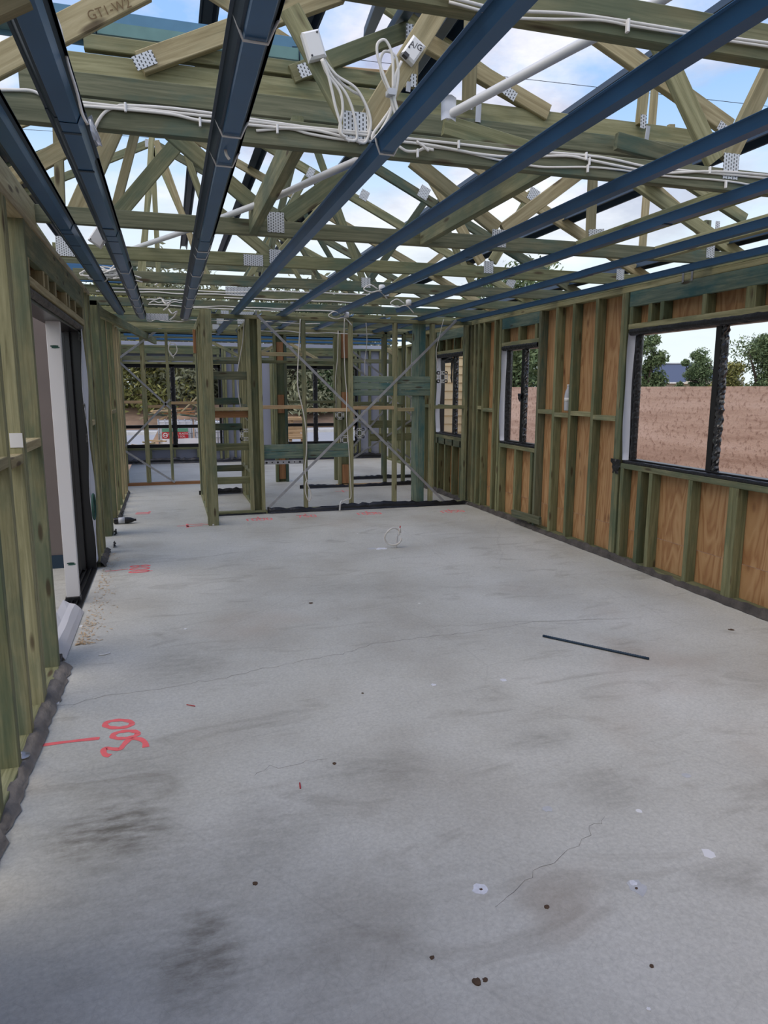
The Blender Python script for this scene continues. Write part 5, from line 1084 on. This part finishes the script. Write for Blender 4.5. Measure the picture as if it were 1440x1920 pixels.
# window 3 and 2 outlook
tree('gum_tree', 'dense dark tree at the left edge of the large right window', gnd(1212, 26), 4.0, .75, 14000, 'dkgreen', 201, .08, 40, .12, None, .05)
tree('gum_tree', 'dark tall trees filling the narrow right window', gnd(975, 24), 6.0, 2.4, 22000, 'dkgreen', 202, .11, 60, .18, None, .05)
tree('gum_tree', 'round green tree in the middle of the large right window', gnd(1306, 34), 3.9, .75, 13000, 'dkgreen', 203, .08, 36, .12, None, .05)
tree('gum_tree', 'low olive green bush right of the crinkled foil mullion', gnd(1366, 30), 3.0, 1.0, 12000, 'olive', 204, .08, 36, .12, None, .05)
tree('gum_tree', 'large dark tree at the right edge of the view', gnd(1436, 27), 4.0, 1.25, 20000, 'dkgreen', 205, .08, 46, .16, None, .05)
tree('gum_tree', 'small shrub in front of the dark roofed house', gnd(1274, 36), 2.3, .45, 2500, 'dkgreen', 206, .09, 10, .08, None, .1)
# house with dark hip roof
hc = Vector(gnd(1262, 60)); dirv = Vector((hc.x, hc.y, 0)).normalized(); sv = Vector((dirv.y, -dirv.x, 0)); hr = root('house', hc, 'distant house with a dark blue hipped steel roof beyond the earth wall', 'house')
def hp(a, b, z): return hc+sv*a+dirv*b+Vector((0, 0, z))
def poly(name, pts, fs, mat, par): c = pts[0]; return mesh_obj(name, [p-c for p in pts], fs, mat, par, Matrix.Translation(c))
W_, D_, ev, rg_ = 4.6, 3.2, 2.3, 3.9
B = [hp(-W_, -D_, 0), hp(W_, -D_, 0), hp(W_, D_, 0), hp(-W_, D_, 0), hp(-W_, -D_, ev), hp(W_, -D_, ev), hp(W_, D_, ev), hp(-W_, D_, ev)]
poly('wall', B, [(0, 1, 5, 4), (1, 2, 6, 5), (2, 3, 7, 6), (3, 0, 4, 7)], 'housewall', hr)
e = .4; Rf = [hp(-W_-e, -D_-e, ev), hp(W_+e, -D_-e, ev), hp(W_+e, D_+e, ev), hp(-W_-e, D_+e, ev), hp(-1.0, 0, rg_), hp(W_-2.6, 0, rg_)]
poly('roof', Rf, [(0, 1, 5, 4), (1, 2, 5), (2, 3, 4, 5), (3, 0, 4), (3, 2, 1, 0)], 'roofdark', hr)
for a, b in ((Rf[0], Rf[4]), (Rf[1], Rf[5]), (Rf[4], Rf[5])): tube('ridge_cap', [a+Vector((0, 0, .05)), b+Vector((0, 0, .05))], .06, 'cage', hr, k=6, sm=0)
tube('gutter', [Rf[0], Rf[1]], .08, 'concrete2', hr, k=6, sm=0)
v_ = [hp(.6, -D_-.9, ev-.05), hp(2.9, -D_-.9, ev-.05), hp(1.9, -D_-.9, ev+.75), hp(.6, -D_+.8, ev-.05), hp(2.9, -D_+.8, ev-.05), hp(1.9, -D_+.8, ev+.75)]
poly('gable', v_, [(0, 1, 2), (3, 5, 4), (0, 2, 5, 3), (1, 4, 5, 2), (0, 3, 4, 1)], 'housewall', hr)
o = timber('fence_post', (5.9, at(1196, 700, X=5.9).y, -.3), (5.9, at(1196, 700, X=5.9).y, 2.35), .05, .05, MT['pine'], None, Xv); tag(o, 'pale green timber stake standing outside the large right window', 'timber stake')
# totes, timber pile, pallets
def tote(label, u0, u1, Y, zt, signs=False, seed=0):
    a, b = at(u0, 800, Y=Y).x, at(u1, 800, Y=Y).x; z0 = -.26; w = b-a; d = w
    r = root('bulk_tote', ((a+b)/2, Y+d/2, z0), label, 'bulk container', 'white bulk totes behind the house')
    aabb('pallet_base', (a, Y, z0), (b, Y+d, z0+.12), 'rawpine', r); aabb('tank', (a+.04, Y+.04, z0+.12), (b-.04, Y+d-.04, zt-.03), 'poly', r)
    for i in range(6):
        x = a+.01+(b-a-.02)*i/5
        for y in (Y, Y+d): tube('cage_bar', [(x, y, z0+.1), (x, y, zt)], .012, 'cage', r, k=6, sm=0)
    for z in np.linspace(z0+.16, zt, 6): tube('cage_bar', [(a, Y, z), (b, Y, z)], .012, 'cage', r, k=6, sm=0); tube('cage_bar', [(a, Y, z), (a, Y+d, z)], .012, 'cage', r, k=6, sm=0)
    if signs:
        rs_ = None
        za = at(330, 822, Y=Y).z; zb_ = at(330, 810, Y=Y).z; x0, x1 = at(304, 815, Y=Y).x, at(353, 815, Y=Y).x
        aabb('red_sign', (x0, Y-.03, za), (x1, Y-.015, zb_), 'red', r); rs_ = r.children[-1]; rs_ = [c for c in bpy.data.objects if c.name.startswith('red_sign')][0]; aabb('green_sign', (x0, Y-.03, zb_+.005), (x1, Y-.015, at(330, 803, Y=Y).z), 'greensign', r); aabb('white_sign', (x0, Y-.03, at(330, 832, Y=Y).z), (x1, Y-.015, za-.005), 'poly', r)
        text('sign_lettering', 'METAL, PLASTICS,\nNO SOIL', facing(((x0+x1)/2+.12, Y-.034, (za+zb_)/2)), .068, 'white', rs_); text('sign_lettering', 'METAL', facing((x0+.22, Y-.034, (za+zb_)/2+.03)), .05, 'white', rs_)
        cc = Vector((x0+.08, Y-.034, (za+zb_)/2)); tube('sign_icon', [cc+Vector((math.cos(t)*.055, 0, math.sin(t)*.055)) for t in np.linspace(0, 2*PI, 18)], .009, 'white', rs_, k=6, sm=0)
        for dx in (-.02, .02): aabb('icon_bar', (cc.x+dx-.012, Y-.036, cc.z-.02), (cc.x+dx+.012, Y-.032, cc.z+.02), 'white', rs_)
    return r
tote('white caged bulk tote with a red sign behind the far left window', 296, 361, 19.2, at(330, 788, Y=19.2).z, True)
tote('second white bulk tote to the right, partly behind the post', 366, 419, 20.2, at(400, 789, Y=20.2).z)
o = aabb('white_panel', (at(346, 830, Y=18.6).x, 18.6, -.26), (at(372, 830, Y=18.6).x, 18.63, at(350, 822, Y=18.6).z), 'poly'); tag(o, 'plain white board leaning in front of the totes', 'panel')
o = aabb('orange_bin', (at(320, 835, Y=18.8).x, 18.8, -.26), (at(328, 835, Y=18.8).x, 18.95, at(325, 812, Y=18.8).z), 'orange'); tag(o, 'narrow orange board beside the red sign', 'board')
rg = np.random.default_rng(9); GPi = 'boards in the timber pile behind the totes'
for k in range(26):
    c = at(rg.uniform(285, 372), 782-abs(rg.normal())*8, Y=22.0+rg.uniform(0, 1.2)); ang = rg.normal()*.28; L = rg.uniform(.5, 1.1); d = Vector((math.cos(ang*2), rg.normal()*.4, math.sin(ang)*.5)).normalized()
    o = timber('scrap_board', c-d*L/2, c+d*L/2, .09, .04, MT[random.choice(['rawpine', 'pine2', 'orange', 'green', 'rawpine'])], None, Yv); tag(o, 'scrap board in the loose timber pile above the totes', 'timber board', GPi)
for k in range(9):
    c = at(rg.uniform(255, 300), 838-abs(rg.normal())*4, Y=17.4+rg.uniform(0, .4)); d = Vector((1, rg.normal()*.4, rg.normal()*.12)).normalized(); L = rg.uniform(.3, .6)
    o = timber('scrap_board', c-d*L/2, c+d*L/2, .06, .035, MT[random.choice(['rawpine', 'pine2', 'orange'])], None, Yv); tag(o, 'scrap board in the low pile just outside the far left window', 'timber board', 'boards in the low pile outside the far left window')
# skip heap under the upper pile
g = [[(x, y, -.28+1.05*math.exp(-(((x-.35)/.8)**4+((y-22.6)/.9)**4))+.04*math.sin(x*9+y*5)) for y in np.linspace(21.3, 23.9, 14)] for x in np.linspace(-1.0, 1.7, 18)]
o = sheet('debris_heap', g, .02, 'soil'); tag(o, 'heap of dirt and rubble carrying the upper timber pile', 'debris heap', None, 'stuff')
def pallet_frame(label, u0, u1, v0, v1, Y, par=None):
    a, b, zt, zb_ = at(u0, v0, Y=Y).x, at(u1, v0, Y=Y).x, at(u0, v0, Y=Y).z, at(u0, v1, Y=Y).z
    r = root('timber_pallet', ((a+b)/2, Y, zb_), label, 'pallet', 'stacked orange timber pallets outside')
    for z in (zt-.03, zb_+.03): timber('rail', (a, Y, z), (b, Y, z), .04, .07, MT['rawpine'], r, Yv); timber('rail', (a, Y+.8, z), (b, Y+.8, z), .04, .07, MT['rawpine'], r, Yv)
    for x in np.linspace(a+.05, b-.05, 3): timber('upright', (x, Y+.02, zb_), (x, Y+.02, zt), .08, .04, MT['rawpine'], r, Xv); timber('bearer', (x, Y, zt-.05), (x, Y+.8, zt-.05), .05, .06, MT['rawpine'], r, Xv)
pallet_frame('topmost and tallest timber pallet of the outdoor stack', 519, 575, 784, 806, 18.0); pallet_frame('middle timber pallet of the outdoor stack', 518, 573, 807, 818, 17.9); pallet_frame('bottom timber pallet of the outdoor stack', 518, 571, 819, 845, 17.8)
